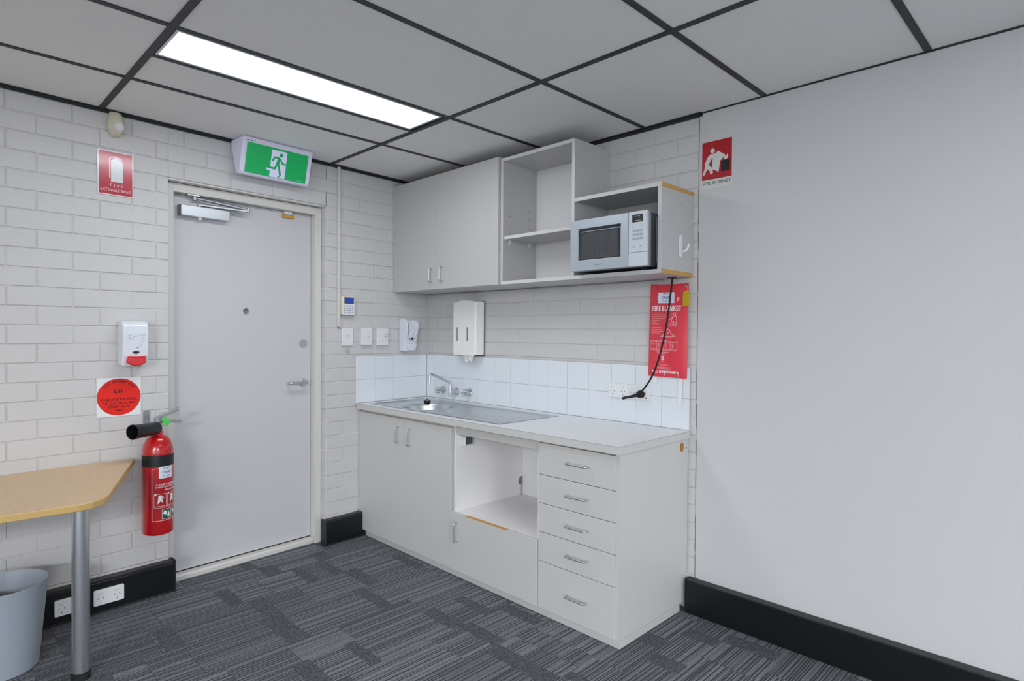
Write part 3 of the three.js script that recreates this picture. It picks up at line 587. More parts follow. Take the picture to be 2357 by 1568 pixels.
{
  const t = thing('microwave', 'silver microwave oven sitting in the low wall unit', 'microwave');
  t.position.set(1.808, 1.5925, 0.19);
  const w = 0.214, F = 0.150;                           // half width, front face z
  part(t, 'body', bx(-w + 0.004, w - 0.004, 0.012, 0.250, -0.16, F - 0.028, 0.004), M.mwSide);
  part(t, 'side_rib', [bx(w - 0.0045, w - 0.001, 0.03, 0.235, 0.01, 0.075, 0.0015)], M.mwBody);
  part(t, 'front_frame', bx(-w, w, 0.0115, 0.2555, F - 0.028, F - 0.004, 0.004), M.mwBody);
  const dx1 = 0.119;
  const ds = roundRect(-w + 0.001, dx1 - 0.001, 0.0125, 0.2545, 0.006); { const h = new THREE.Path(); h.moveTo(-0.165, 0.062); h.lineTo(-0.165, 0.211); h.lineTo(0.079, 0.211); h.lineTo(0.079, 0.062); h.closePath(); ds.holes.push(h); }
  const door = part(t, 'oven_door', ext(ds, F - 0.004, F + 0.008, 0.0015, 2), M.mwFront);
  part(door, 'door_window', bx(-0.1655, 0.0795, 0.0615, 0.2115, F - 0.0035, F + 0.002, 0.0005), M.mwGlass, 'dark glass window');
  const mesh = []; for (let i = 0; i < 46; i++) mesh.push(bx(-0.147 + i * 0.0046, -0.1452 + i * 0.0046, 0.068, 0.190, F + 0.0018, F + 0.0023, 0));
  part(door, 'window_mesh', mesh, M.mwSide).userData.kind = 'stuff';
  part(door, 'inner_trim', [bx(-0.150, 0.078, 0.1945, 0.1985, F + 0.0015, F + 0.003, 0.0005), bx(0.0725, 0.0755, 0.066, 0.1985, F + 0.0015, F + 0.003, 0.0005)], M.mwBody);
  part(door, 'brand_print', plane(0.062, 0.011, -0.042, 0.037, F + 0.0085), printed(print(0.062, 0.011, (g, W, Hh) => { g.fillStyle = '#bdc7cd'; g.fillRect(0, 0, W, Hh); fitText(g, 'Panasonic', W / 2, Hh / 2 + 0.4, 9.6, 48, '#2c3238'); }, 400), 0.35));
  const cp = part(t, 'control_panel', bx(dx1 + 0.001, w - 0.001, 0.074, 0.2545, F - 0.004, F + 0.0075, 0.0015), M.mwPanel);
  part(cp, 'display', plane(0.054, 0.034, 0.1665, 0.223, F + 0.0079), printed(print(0.054, 0.034, (g, W, Hh) => { g.fillStyle = '#15181b'; g.fillRect(0, 0, W, Hh); text(g, 'LB', 16, 8, 4.6, '#eee'); text(g, 'TIME', 34, 8, 4.6, '#eee'); text(g, 'HR MIN LB OZ', 28, 27, 4.6, '#eee'); }, 400), 0.2));
  for (let r = 0; r < 3; r++) for (let c = 0; c < 3; c++) part(cp, 'keypad_button', bx(0.1415 + c * 0.0185, 0.1585 + c * 0.0185, 0.129 + r * 0.0175, 0.139 + r * 0.0175, F + 0.006, F + 0.0085, 0.0008), M.mwButton);
  part(cp, 'panel_print', plane(0.07, 0.02, 0.1655, 0.192, F + 0.0079), printed(print(0.07, 0.02, (g, W, Hh) => { g.fillStyle = '#d7dfe5'; g.fillRect(0, 0, W, Hh); g.strokeStyle = '#9aa5ae'; g.lineWidth = 0.5; for (const [x, y] of [[15, 5], [15, 14], [52, 5], [52, 14]]) { g.beginPath(); g.moveTo(x - 4, y + 2); g.lineTo(x, y - 2.4); g.lineTo(x + 4, y + 2); g.stroke(); g.fillStyle = '#a4aeb6'; g.fillRect(x - 8, y + 3.2, 16, 0.8); } }, 400), 0.3));
  for (const x of [0.149, 0.183]) part(cp, 'start_button', latheSharp([[0, 0], [0.0045, 0], [0.004, 0.001], [0, 0.0012]], 16).rotateX(Math.PI / 2).translate(x, 0.098, F + 0.0074), M.mwButton);
  part(t, 'door_release', bx(dx1 + 0.001, w - 0.001, 0.0125, 0.073, F - 0.004, F + 0.0075, 0.0015), M.mwPanel);
  for (const [x, z] of [[-0.16, 0.09], [0.16, 0.09], [-0.16, -0.12], [0.16, -0.12]]) part(t, 'foot', lathe([[0, 0], [0.014, 0], [0.016, 0.012], [0, 0.012]], 16).translate(x, 0, z), M.rubber);
}
{
  const t = thing('adhesive_hook', 'white plastic adhesive hook on the side of the microwave shelf', 'hook');
  t.position.set(2.0588, 1.708, 0.128);
  part(t, 'hook_plate', ext(roundRect(-0.011, 0.011, -0.050, 0.050, 0.010), 0, 0.006, 0.0015).rotateY(Math.PI / 2), M.white);
  part(t, 'hook_arm', [tube([[0.005, -0.022, 0], [0.016, -0.026, -0.002], [0.030, -0.020, -0.005], [0.038, -0.004, -0.008], [0.040, 0.008, -0.009]], 0.0055, 10)], M.white);
}

// ================================================================== ON THE BACK WALL
{
  const t = thing('paper_towel_dispenser', 'ivory paper towel dispenser above the sink', 'towel dispenser');
  t.position.set(0.5, 1.152, 0.003);
  const w = 0.112;
  const prof = new THREE.Shape(); prof.moveTo(0, 0.005); prof.lineTo(0.055, 0.005); prof.quadraticCurveTo(0.077, 0.006, 0.079, 0.03); prof.lineTo(0.084, 0.30); prof.quadraticCurveTo(0.083, 0.352, 0.05, 0.362); prof.lineTo(0, 0.366); prof.closePath();
  const front = new THREE.Shape(); front.moveTo(-w, 0.012); front.quadraticCurveTo(0, 0.004, w, 0.012); front.lineTo(w, 0.350); front.quadraticCurveTo(0, 0.382, -w, 0.350); front.closePath();
  part(t, 'cover', ext(front, 0.004, 0.082, 0.009, 4, 20), M.ivory);
  part(t, 'back_plate', bx(-w - 0.001, w + 0.0014, 0.003, 0.356, 0, 0.0055, 0.001), M.mwSide);
  for (const x of [-0.066, 0.033]) part(t, 'level_slot', ext(roundRect(x - 0.0045, x + 0.0045, 0.098, 0.188, 0.0044), 0.0808, 0.0826), M.mwSide, 'grey refill slot');
  part(t, 'cover_label', plane(0.018, 0.010, -0.012, 0.285, 0.0823), printed(print(0.018, 0.01, (g, W, Hh) => { g.fillStyle = '#e9e6dc'; g.fillRect(0, 0, W, Hh); g.fillStyle = '#c9c6bd'; g.fillRect(3, 3, 12, 1.2); g.fillRect(4, 5.6, 10, 1.2); }, 128), 0.3));
  part(t, 'outlet_lip', ext(poly([[-0.10, 0.020], [-0.05, 0.033], [0, 0.037], [0.05, 0.033], [0.10, 0.020], [0.10, 0.006], [-0.10, 0.006]]), 0.078, 0.0845, 0.002), M.ivory);
  const pg = new THREE.PlaneGeometry(0.10, 0.05, 16, 6), pp = pg.attributes.position;
  for (let i = 0; i < pp.count; i++) { const x = pp.getX(i), y = pp.getY(i); pp.setXYZ(i, x * (1 + 0.1 * Math.sin(y * 90)), y + (y < 0 ? 0.006 * Math.sin(x * 120) : 0), 0.008 * Math.sin(x * 130) + 0.006 * Math.cos(y * 110 + x * 40)); }
  pg.computeVertexNormals();
  const pt = thing('paper_towel', 'crumpled white paper towel end hanging from the towel dispenser', 'paper towel');
  pt.position.set(0.512, 1.142, 0.055); part(pt, 'towel_sheet', pg, M.paper);
}
function outlet(label, place, dots) {      // double power point, 121 by 70 mm
  const t = thing('power_outlet', label, 'power outlet', 'double power points');
  place(t);
  part(t, 'cover_plate', ext(roundRect(-0.0605, 0.0605, -0.036, 0.036, 0.006), 0, 0.010, 0.002, 2), M.white);
  for (const x of [-0.036, 0.030]) {
    part(t, 'rocker_switch', bx(x - 0.008, x + 0.008, 0.012, 0.026, 0.009, 0.0128, 0.0012), M.whiteMatt);
    const s = [[-0.010, -0.003, -0.5], [0.010, -0.003, 0.5], [0, -0.020, 0]].map(([dx, dy, a]) => bx(-0.0011, 0.0011, -0.0042, 0.0042, 0, 0.0006, 0).rotateZ(a).translate(x + dx + 0.002, dy, 0.0099));
    part(t, 'pin_slot', s, M.slot);
  }
  if (dots) part(t, 'indicator', latheSharp([[0, 0], [0.004, 0], [0.0035, 0.0012], [0, 0.0015]], 16).rotateX(Math.PI / 2).translate(0.045, -0.026, 0.0098), M.redDot, 'red indicator dot');
  return t;
}
outlet('white double power point on the tiles with both sockets empty', (t) => t.position.set(1.650, 1.0105, 0.0085), true);
outlet('white double power point on the tiles with the black plug in it', (t) => t.position.set(1.7735, 1.0105, 0.0085), true);
outlet('white double power point on the black skirting right of the table leg', (t) => onLeft(t, 1.970, 0.078, 0.0565));
outlet('white power point on the black skirting half hidden behind the table leg', (t) => onLeft(t, 2.1155, 0.080, 0.0565));
{
  const c = thing('power_lead', 'black power lead hanging from the microwave shelf to its plug', 'power lead');
  c.position.set(1.80, 1.0, 0.02);
  part(c, 'cord', tube([[0.178, 0.571, 0.03], [0.174, 0.50, 0.038], [0.162, 0.38, 0.045], [0.136, 0.24, 0.05], [0.095, 0.12, 0.052], [0.045, 0.042, 0.052], [-0.004, 0.004, 0.050], [-0.030, -0.008, 0.046]], 0.0042, 10, 90), M.rubber);
  part(c, 'plug', [latheSharp([[0, 0], [0.019, 0], [0.0195, 0.012], [0.016, 0.026], [0, 0.030]], 28).rotateX(Math.PI / 2).translate(-0.006, 0.003, 0.0005), rod(V(-0.010, 0.0, 0.024), V(-0.075, -0.018, 0.046), 0.0088, 0.005, 14), rod(V(-0.075, -0.018, 0.046), V(-0.086, -0.021, 0.048), 0.0065)], M.rubber);
}
{
  const t = thing('fire_blanket', 'red fire blanket pouch hanging below the microwave shelf', 'fire blanket');
  t.position.set(1.937, 1.321, 0.012); t.rotation.z = -0.018;
  const W = 0.206, Hh = 0.45, nx = 14, ny = 30;
  const tex = print(W, Hh, (g, w, h) => {
    g.fillStyle = '#ea3c4c'; g.fillRect(0, 0, w, h);
    fitText(g, 'F', 48, 69, 24, 11, '#fff'); fitText(g, 'p', 158, 70, 24, 12, '#fff');
    g.fillStyle = '#f1b9bc'; g.fillRect(46, 86, 106, 1);
    fitText(g, 'FIRE BLANKET', 95, 117, 36, 160, '#fff');
    text(g, '3', 178, 40, 17, '#3a1316');
    for (let i = 0; i < 6; i++) { g.fillStyle = '#f0a9ad'; g.fillRect(16, 146 + i * 9, [88, 82, 76, 48, 30, 44][i], 2); }
    for (let i = 0; i < 4; i++) { g.fillStyle = '#f0a9ad'; g.fillRect(16, 209 + i * 9, [56, 60, 66, 50][i], 2); }
    g.strokeStyle = '#fff'; g.lineWidth = 1.6; g.lineJoin = 'round';
    g.beginPath(); g.arc(143, 143, 6, 0, 7); g.stroke();
    g.beginPath(); g.moveTo(132, 148); g.lineTo(112, 150); g.lineTo(106, 166); g.lineTo(120, 170); g.lineTo(134, 156); g.lineTo(128, 180); g.lineTo(114, 204); g.moveTo(134, 156); g.lineTo(150, 152); g.lineTo(154, 172); g.lineTo(150, 202); g.lineTo(142, 202); g.lineTo(140, 178); g.lineTo(130, 202); g.stroke();
    g.beginPath(); g.moveTo(66, 252); g.quadraticCurveTo(100, 240, 104, 214); g.lineTo(118, 222); g.lineTo(128, 240); g.lineTo(150, 250); g.quadraticCurveTo(140, 256, 66, 252); g.moveTo(104, 244); g.lineTo(116, 228); g.stroke();
    g.lineWidth = 0.9; g.strokeRect(12, 274, 148, 46); g.strokeRect(12, 280, 148, 36); for (const x of [49, 86, 123]) { g.beginPath(); g.moveTo(x, 274); g.lineTo(x, 320); g.stroke(); }
    for (const [x, y] of [[60, 298], [98, 296], [136, 298]]) { g.beginPath(); g.arc(x, y - 8, 3, 0, 7); g.moveTo(x, y - 5); g.lineTo(x, y + 6); g.lineTo(x - 5, y + 14); g.moveTo(x, y + 6); g.lineTo(x + 6, y + 14); g.moveTo(x - 7, y); g.lineTo(x + 8, y - 2); g.stroke(); }
    g.fillStyle = '#f3c2c5'; g.fillRect(18, 290, 24, 1.4); g.fillRect(18, 312, 24, 1.4); g.fillRect(64, 270, 44, 1.8); g.fillRect(48, 328, 66, 1.8); g.fillRect(62, 336, 34, 1.8); g.fillRect(76, 346, 14, 24); g.fillRect(76, 374, 12, 1.4); g.fillRect(60, 386, 50, 1.8); g.fillRect(70, 392, 46, 1.6); g.fillRect(40, 402, 100, 1.6); g.fillRect(48, 408, 80, 1.6);
    fitText(g, 'PULL DOWNWARDS', 95, 424, 19, 146, '#fff');
    g.strokeStyle = '#fff'; g.lineWidth = 3.4; for (const x of [26, 92, 166]) { g.beginPath(); g.moveTo(x, 434); g.lineTo(x, 443); g.stroke(); }
  }, 1500);
  // soft pouch: front sheet bulging over a back sheet, waved hem
  const sheet = (z0, bulge, flip) => {
    const g = new THREE.PlaneGeometry(W, Hh, nx, ny), p = g.attributes.position;
    for (let i = 0; i < p.count; i++) {
      const x = p.getX(i), y = p.getY(i), u = x / (W / 2), v = y / (Hh / 2);
      const edge = Math.pow(Math.max(0, 1 - u * u), 0.5) * Math.pow(Math.max(0, 1 - v * v), 0.35);
      p.setXYZ(i, x * (1 + 0.014 * -v), y + (v > 0.6 ? 0.004 * u * u : 0), z0 + bulge * edge + 0.0022 * Math.sin(u * 5 + v * 2) * (1 - Math.abs(v) * 0.4) * (flip ? 0 : 1) + (v < -0.9 ? 0.003 * Math.sin(u * 9) : 0));
    }
    if (flip) { const ix = g.index.array; for (let i = 0; i < ix.length; i += 3) [ix[i], ix[i + 1]] = [ix[i + 1], ix[i]]; }
    g.computeVertexNormals(); return g;
  };
  part(t, 'pouch_front', sheet(0.004, 0.012), printed(tex, 0.4, { clearcoat: 0.25, clearcoatRoughness: 0.3 }));
  part(t, 'pouch_back', sheet(0.0005, 0, true), M.blanket);
  for (const [x, y] of [[-0.076, 0.208], [0.088, 0.212], [0.052, -0.207], [-0.058, -0.205]]) part(t, 'eyelet', new THREE.TorusGeometry(0.0042, 0.0016, 8, 18).translate(x, y, 0.011), M.brass);
  part(t, 'sticker', plane(0.088, 0.052, -0.006, 0.160, 0.0178), printed(print(0.088, 0.052, (g, w, h) => { g.fillStyle = '#e6edf7'; g.fillRect(0, 0, w, h); g.fillStyle = '#555c66'; for (let i = 0; i < 17; i++) g.fillRect(26 + i * 2.1, 4, hash(i, 1, 5) > 0.5 ? 1.4 : 0.7, 7); fitText(g, 'Chubb', 44, 25, 17, 46, '#2440a8'); g.fillStyle = '#9aa0aa'; g.fillRect(4, 35, 80, 0.6); text(g, '12  18  20', 44, 43, 9, '#3c4048'); }, 500), 0.5));
  for (const [x, y0, y1] of [[-0.069, -0.222, -0.262], [0.070, -0.225, -0.352]]) part(t, 'tape_tab', bx(x - 0.011, x + 0.011, y1, y0, -0.001, 0.0002, 0), M.paper);
  const tg = part(t, 'service_tag', ext(roundRect(0.082, 0.116, 0.118, 0.190, 0.004), 0.016, 0.0185, 0.0006), M.yellow, 'yellow plastic service tag');
  part(tg, 'tag_tie', tube([[0.086, 0.212, 0.012], [0.100, 0.214, 0.020], [0.108, 0.200, 0.020], [0.102, 0.186, 0.018]], 0.0008, 6), M.white);
}
{
  const t = thing('fire_blanket_sign', 'red and white fire blanket sign on the plastered wall', 'sign');
  t.position.set(2.1715, 2.086, 0.0035);
  const tex = print(0.147, 0.217, (g, w, h) => {
    g.fillStyle = '#d9dad4'; g.fillRect(0, 0, w, h); g.fillStyle = '#b3111f'; g.fillRect(2, 2, w - 4, 174);
    const P = (pts) => { g.beginPath(); pts.forEach(([x, y], i) => (i ? g.lineTo(x, y) : g.moveTo(x, y))); g.closePath(); g.fill(); };
    g.fillStyle = '#dcdfda'; g.beginPath(); g.ellipse(53, 46, 11, 11, 0, 0, 7); g.fill();
    P([[30, 70], [42, 60], [64, 60], [74, 62], [76, 72], [60, 74], [48, 84], [36, 104], [38, 112], [52, 124], [56, 146], [50, 152], [42, 152], [40, 138], [28, 126], [14, 152], [4, 152], [14, 124], [16, 98]]);
    P([[64, 62], [80, 50], [100, 66], [114, 74], [98, 92], [90, 98], [84, 140], [82, 148], [68, 138], [50, 130], [54, 80]]);
    P([[106, 86], [112, 78], [120, 80], [124, 70], [128, 80], [126, 90], [120, 96], [108, 96]]);
    g.fillStyle = '#11181b'; g.fillRect(94, 98, 42, 50);
    fitText(g, 'FIRE BLANKET', w / 2, 192, 19, 136, '#16191b', { bold: false }); fitText(g, 'FIRE BLANKET', w / 2 + 0.3, 192, 19, 136, '#16191b', { bold: false });
  });
  part(t, 'sign_plate', bx(-0.0735, 0.0735, -0.1085, 0.1085, 0, 0.0012, 0.0003), M.whiteMatt);
  part(t, 'printed_face', plane(0.147, 0.217, 0, 0, 0.0014), printed(tex, 0.4));
}

// ================================================================== ON THE DOOR WALL
{
  const t = onLeft(thing('soap_dispenser', 'white soap dispenser with a push bar in the kitchen corner', 'soap dispenser'), 0.203, 1.178, 0.003);
  const prof = new THREE.Shape(); prof.moveTo(0, 0.0); prof.lineTo(0.058, 0.0); prof.lineTo(0.064, 0.06); prof.lineTo(0.074, 0.10); prof.quadraticCurveTo(0.094, 0.15, 0.088, 0.185); prof.quadraticCurveTo(0.080, 0.214, 0.05, 0.216); prof.lineTo(0, 0.216); prof.closePath();
  part(t, 'housing', alongX(prof, -0.051, 0.051, 0.006), M.dispenser);
  const coverShape = (k, d, lift) => { const s = new THREE.Shape(); s.moveTo(-0.043 * k, 0.202); s.bezierCurveTo(-0.040 * k, 0.13, -0.024 * k, 0.078 - (k - 1) * 0.03, 0, 0.070 - (k - 1) * 0.03); s.bezierCurveTo(0.024 * k, 0.078 - (k - 1) * 0.03, 0.040 * k, 0.13, 0.043 * k, 0.202); s.quadraticCurveTo(0, 0.214, -0.043 * k, 0.202); const g = ext(s, 0, d, 0.001, 2, 24), p = g.attributes.position; for (let i = 0; i < p.count; i++) { const y = p.getY(i), zz = y < 0.10 ? 0.066 + (y - 0.06) * 0.25 : y < 0.165 ? 0.076 + (y - 0.10) * 0.22 : 0.0905 - Math.pow((y - 0.165) / 0.05, 2) * 0.016; p.setZ(i, p.getZ(i) + zz + lift); } g.computeVertexNormals(); return g; };
  part(t, 'cover_seam', coverShape(1.05, 0.004, -0.0005), M.seam, 'dark seam round the cover');
  part(t, 'front_cover', coverShape(1, 0.006, 0), M.dispenser);
  part(t, 'sight_window', ext((() => { const s = new THREE.Shape(); s.moveTo(-0.013, 0.088); s.quadraticCurveTo(0, 0.098, 0.013, 0.088); s.quadraticCurveTo(0, 0.068, -0.013, 0.088); return s; })(), 0.078, 0.0815, 0.0005), M.dark);
  part(t, 'push_bar', (() => { const s = new THREE.Shape(); s.moveTo(-0.038, 0.052); s.lineTo(0.038, 0.052); s.quadraticCurveTo(0.044, 0.02, 0.020, 0.008); s.quadraticCurveTo(0, 0.002, -0.020, 0.008); s.quadraticCurveTo(-0.044, 0.02, -0.038, 0.052); return ext(s, 0.050, 0.082, 0.006, 3, 16); })(), M.dispenser);
}
function wallPlate(label, s0, s1, y0, y1, deep, group, make) {
  const t = onLeft(thing('wall_switch', label, 'switch', group), (s0 + s1) / 2, (y0 + y1) / 2, 0.002);
  const w = (s1 - s0) / 2, h = (y1 - y0) / 2;
  part(t, 'cover_plate', ext(roundRect(-w, w, -h, h, 0.006), 0, deep, 0.003, 3), M.white);
  make(t, w, h, deep); return t;
}
wallPlate('white push-button wall plate nearest the door', 0.622, 0.702, 1.217, 1.330, 0.010, 'wall switches', (t, w, h, d) => { part(t, 'push_button', latheSharp([[0, 0], [0.0085, 0], [0.0085, 0.0015], [0.0075, 0.003], [0, 0.0032]], 24).rotateX(Math.PI / 2).translate(0.002, 0.002, d - 0.0004), M.whiteMatt); part(t, 'button_ring', new THREE.TorusGeometry(0.0093, 0.0007, 8, 28).translate(0.002, 0.002, d), M.mwSide); });
wallPlate('white raised wall switch between the push button and soap dispenser', 0.484, 0.564, 1.221, 1.334, 0.020, 'wall switches', (t, w, h, d) => { part(t, 'switch_insert', ext(roundRect(-0.026, 0.026, -0.035, 0.038, 0.003), d - 0.001, d + 0.0012, 0.0006), M.white); part(t, 'printed_mark', plane(0.026, 0.03, 0.004, -0.012, d + 0.0015), printed(print(0.026, 0.03, (g, W, Hh) => { g.fillStyle = '#eceeee'; g.fillRect(0, 0, W, Hh); g.strokeStyle = '#666d72'; g.lineWidth = 1.4; g.beginPath(); g.moveTo(3, 18); g.lineTo(12, 12); g.lineTo(23, 5); g.moveTo(10, 17); g.lineTo(22, 10); g.stroke(); text(g, 'S', 12, 24, 6, '#666d72'); }, 200), 0.35)); });
wallPlate('white isolator switch with cream knob next to the soap dispenser', 0.359, 0.446, 1.217, 1.330, 0.024, 'wall switches', (t, w, h, d) => { part(t, 'rotary_knob', bx(0.005, 0.028, 0.004, 0.018, d - 0.001, d + 0.010, 0.003), M.cream); part(t, 'printed_line', plane(0.034, 0.026, 0, -0.028, d + 0.0006), printed(print(0.034, 0.026, (g, W, Hh) => { g.fillStyle = '#eceeee'; g.fillRect(0, 0, W, Hh); g.fillStyle = '#7a7f83'; g.fillRect(6, 9, 22, 0.9); g.beginPath(); g.arc(17, 17, 2.1, 0, 7); g.fill(); }, 200), 0.35)); });
{
  const t = onLeft(thing('keypad', 'cream alarm keypad with a blue screen beside the door', 'alarm keypad'), 0.669, 1.470, 0.002);
  part(t, 'housing', ext(roundRect(-0.046, 0.046, -0.060, 0.060, 0.008), 0, 0.026, 0.004, 3), M.cream);
  part(t, 'front_face', ext(roundRect(-0.040, 0.044, -0.058, 0.052, 0.006), 0.024, 0.029, 0.002, 2), M.white);
  part(t, 'screen_bezel', bx(-0.032, 0.038, 0.012, 0.052, 0.0285, 0.0302, 0.0008), M.mwSide);
  part(t, 'screen', bx(-0.027, 0.033, 0.016, 0.047, 0.030, 0.0308, 0.0003), M.screen, 'blue screen');
  for (let r = 0; r < 4; r++) for (let c = 0; c < 4; c++) part(t, 'key', bx(-0.030 + c * 0.0175 - (c === 0 ? 0.003 : 0), -0.0205 + c * 0.0175, -0.048 + r * 0.0140, -0.0405 + r * 0.0140, 0.0285, 0.0306, 0.001), M.mwButton);
}
{
  const t = onLeft(thing('cable_conduit', 'painted vertical cable conduit from ceiling down beside the keypad', 'conduit'), 0.726, 1.833, 0.002);
  part(t, 'trunking', bx(-0.0095, 0.0095, -0.498, 0.496, 0, 0.012, 0.0015), M.frame);
  part(t, 'cable_tail', rod(V(0, -0.505, 0.006), V(0, -0.497, 0.006), 0.004), M.seam);
  const k = onLeft(thing('clear_hook', 'small clear plastic hook stuck below the push-button plate', 'hook'), 0.657, 1.185, 0.002);
  part(k, 'hook_base', latheSharp([[0, 0], [0.017, 0], [0.015, 0.003], [0, 0.0035]], 28).rotateX(Math.PI / 2), M.clear);
  part(k, 'hook_lip', new THREE.TorusGeometry(0.010, 0.0022, 8, 20, Math.PI).rotateZ(Math.PI).translate(0, 0.003, 0.008), M.clear);
}
{
  const t = onLeft(thing('motion_sensor', 'cream motion sensor in the angle of wall and ceiling', 'motion sensor'), 1.926, 2.330, 0.002);
  const rows = [[0, 0.022, 0.020], [-0.012, 0.026, 0.036], [-0.040, 0.031, 0.050], [-0.072, 0.034, 0.062], [-0.086, 0.031, 0.060], [-0.106, 0.018, 0.040], [-0.113, 0.013, 0.024]];
  const pos = [], idx = [], ring = (y, w, d) => [[-w, 0], [-w, d * 0.45], [-w * 0.5, d * 0.93], [0, d], [w * 0.5, d * 0.93], [w, d * 0.45], [w, 0]].map(([x, z]) => [x, y, z]);
  for (const q of rows) pos.push(...ring(...q).flat());
  for (let r = 0; r + 1 < rows.length; r++) for (let k = 0; k < 6; k++) { const p = r * 7 + k; idx.push(p, p + 7, p + 1, p + 1, p + 7, p + 8); }
  for (let k = 1; k < 6; k++) { idx.push(0, k, k + 1); const e = (rows.length - 1) * 7; idx.push(e, e + k + 1, e + k); }
  const body = new THREE.BufferGeometry(); body.setAttribute('position', new THREE.Float32BufferAttribute(pos, 3)); body.setIndex(idx); body.computeVertexNormals();
  part(t, 'housing', boxUV(toCreasedNormals(body, 0.55)), M.cream);
  part(t, 'lens', new THREE.SphereGeometry(0.021, 24, 16).scale(1, 1.05, 0.6).translate(0.003, -0.074, 0.054), M.whiteMatt);
}
{
  const t = onLeft(thing('fire_extinguisher_sign', 'glossy red fire extinguisher sign on the brick wall', 'sign'), 1.923, 2.0455, 0.002);
  const W = 0.147, Hh = 0.208;
  const tex = print(W, Hh, (g, w, h) => {
    g.fillStyle = '#e3e6e6'; g.fillRect(0, 0, w, h); g.fillStyle = '#c02437'; g.beginPath(); g.roundRect(5, 5, w - 10, h - 10, 4); g.fill();
    g.fillStyle = '#dfe5e7'; g.beginPath(); g.moveTo(54, 44); g.lineTo(66, 36); g.lineTo(66, 32); g.lineTo(86, 32); g.lineTo(84, 38); g.lineTo(104, 48); g.lineTo(104, 144); g.lineTo(54, 144); g.closePath(); g.fill();
    g.strokeStyle = '#dfe5e7'; g.lineWidth = 5; g.beginPath(); g.moveTo(49, 126); g.lineTo(49, 40); g.quadraticCurveTo(50, 28, 64, 28); g.lineTo(80, 28); g.lineTo(98, 36); g.stroke(); g.lineWidth = 3; g.beginPath(); g.moveTo(82, 34); g.lineTo(100, 42); g.stroke();
    text(g, 'FIRE', w / 2 + 2, 160, 15, '#e6e9ea', { bold: false, spacing: 14.5 }); fitText(g, 'EXTINGUISHER', w / 2, 183, 18, 128, '#e6e9ea', { bold: false });
  });
  part(t, 'sign_plate', bx(-W / 2, W / 2, -Hh / 2, Hh / 2, 0, 0.0015, 0.0004), M.whiteMatt);
  part(t, 'printed_face', plane(W, Hh, 0, 0, 0.0017), printed(tex, 0.22, { clearcoat: 0.6, clearcoatRoughness: 0.12 }));
}
{
  const t = onLeft(thing('extinguisher_notice', 'round red CO2 extinguisher notice on white paper', 'notice'), 1.911, 0.990, 0.002);
  const W = 0.184, Hh = 0.184;
  const tex = print(W, Hh, (g, w, h) => {
    g.fillStyle = '#eef2f2'; g.fillRect(0, 0, w, h); g.fillStyle = '#ef2114'; g.beginPath(); g.ellipse(w / 2, h / 2, 90, 87, 0, 0, 7); g.fill();
    g.strokeStyle = '#8a1a3a'; g.lineWidth = 1; g.stroke();
    const s = 'THIS EXTINGUISHER'; for (let i = 0; i < s.length; i++) { const a = (i - (s.length - 1) / 2) * 0.107; g.save(); g.translate(w / 2, h / 2 + 6); g.rotate(a); text(g, s[i], 0, -80, 14, '#2a0a0a', { squash: 0.95 }); g.restore(); }
    fitText(g, 'CO', w / 2 - 4, 66, 25, 38, '#1c0c0c'); text(g, '2', w / 2 + 24, 71, 10, '#1c0c0c');
    fitText(g, 'TO BE USED FOR PAINT,', w / 2, 104, 15, 150, '#2a0a0a'); fitText(g, 'OIL, ELECTRICAL AND', w / 2, 121, 15, 138, '#2a0a0a'); fitText(g, 'OTHER LIQUID', w / 2, 138, 15, 90, '#2a0a0a'); fitText(g, 'FIRES', w / 2, 155, 15, 36, '#2a0a0a');
  });
  part(t, 'paper_backing', bx(-W / 2, W / 2, -Hh / 2, Hh / 2, 0, 0.0008, 0), M.paper);
  part(t, 'printed_face', plane(W, Hh, 0, 0, 0.001), printed(tex, 0.5));
}
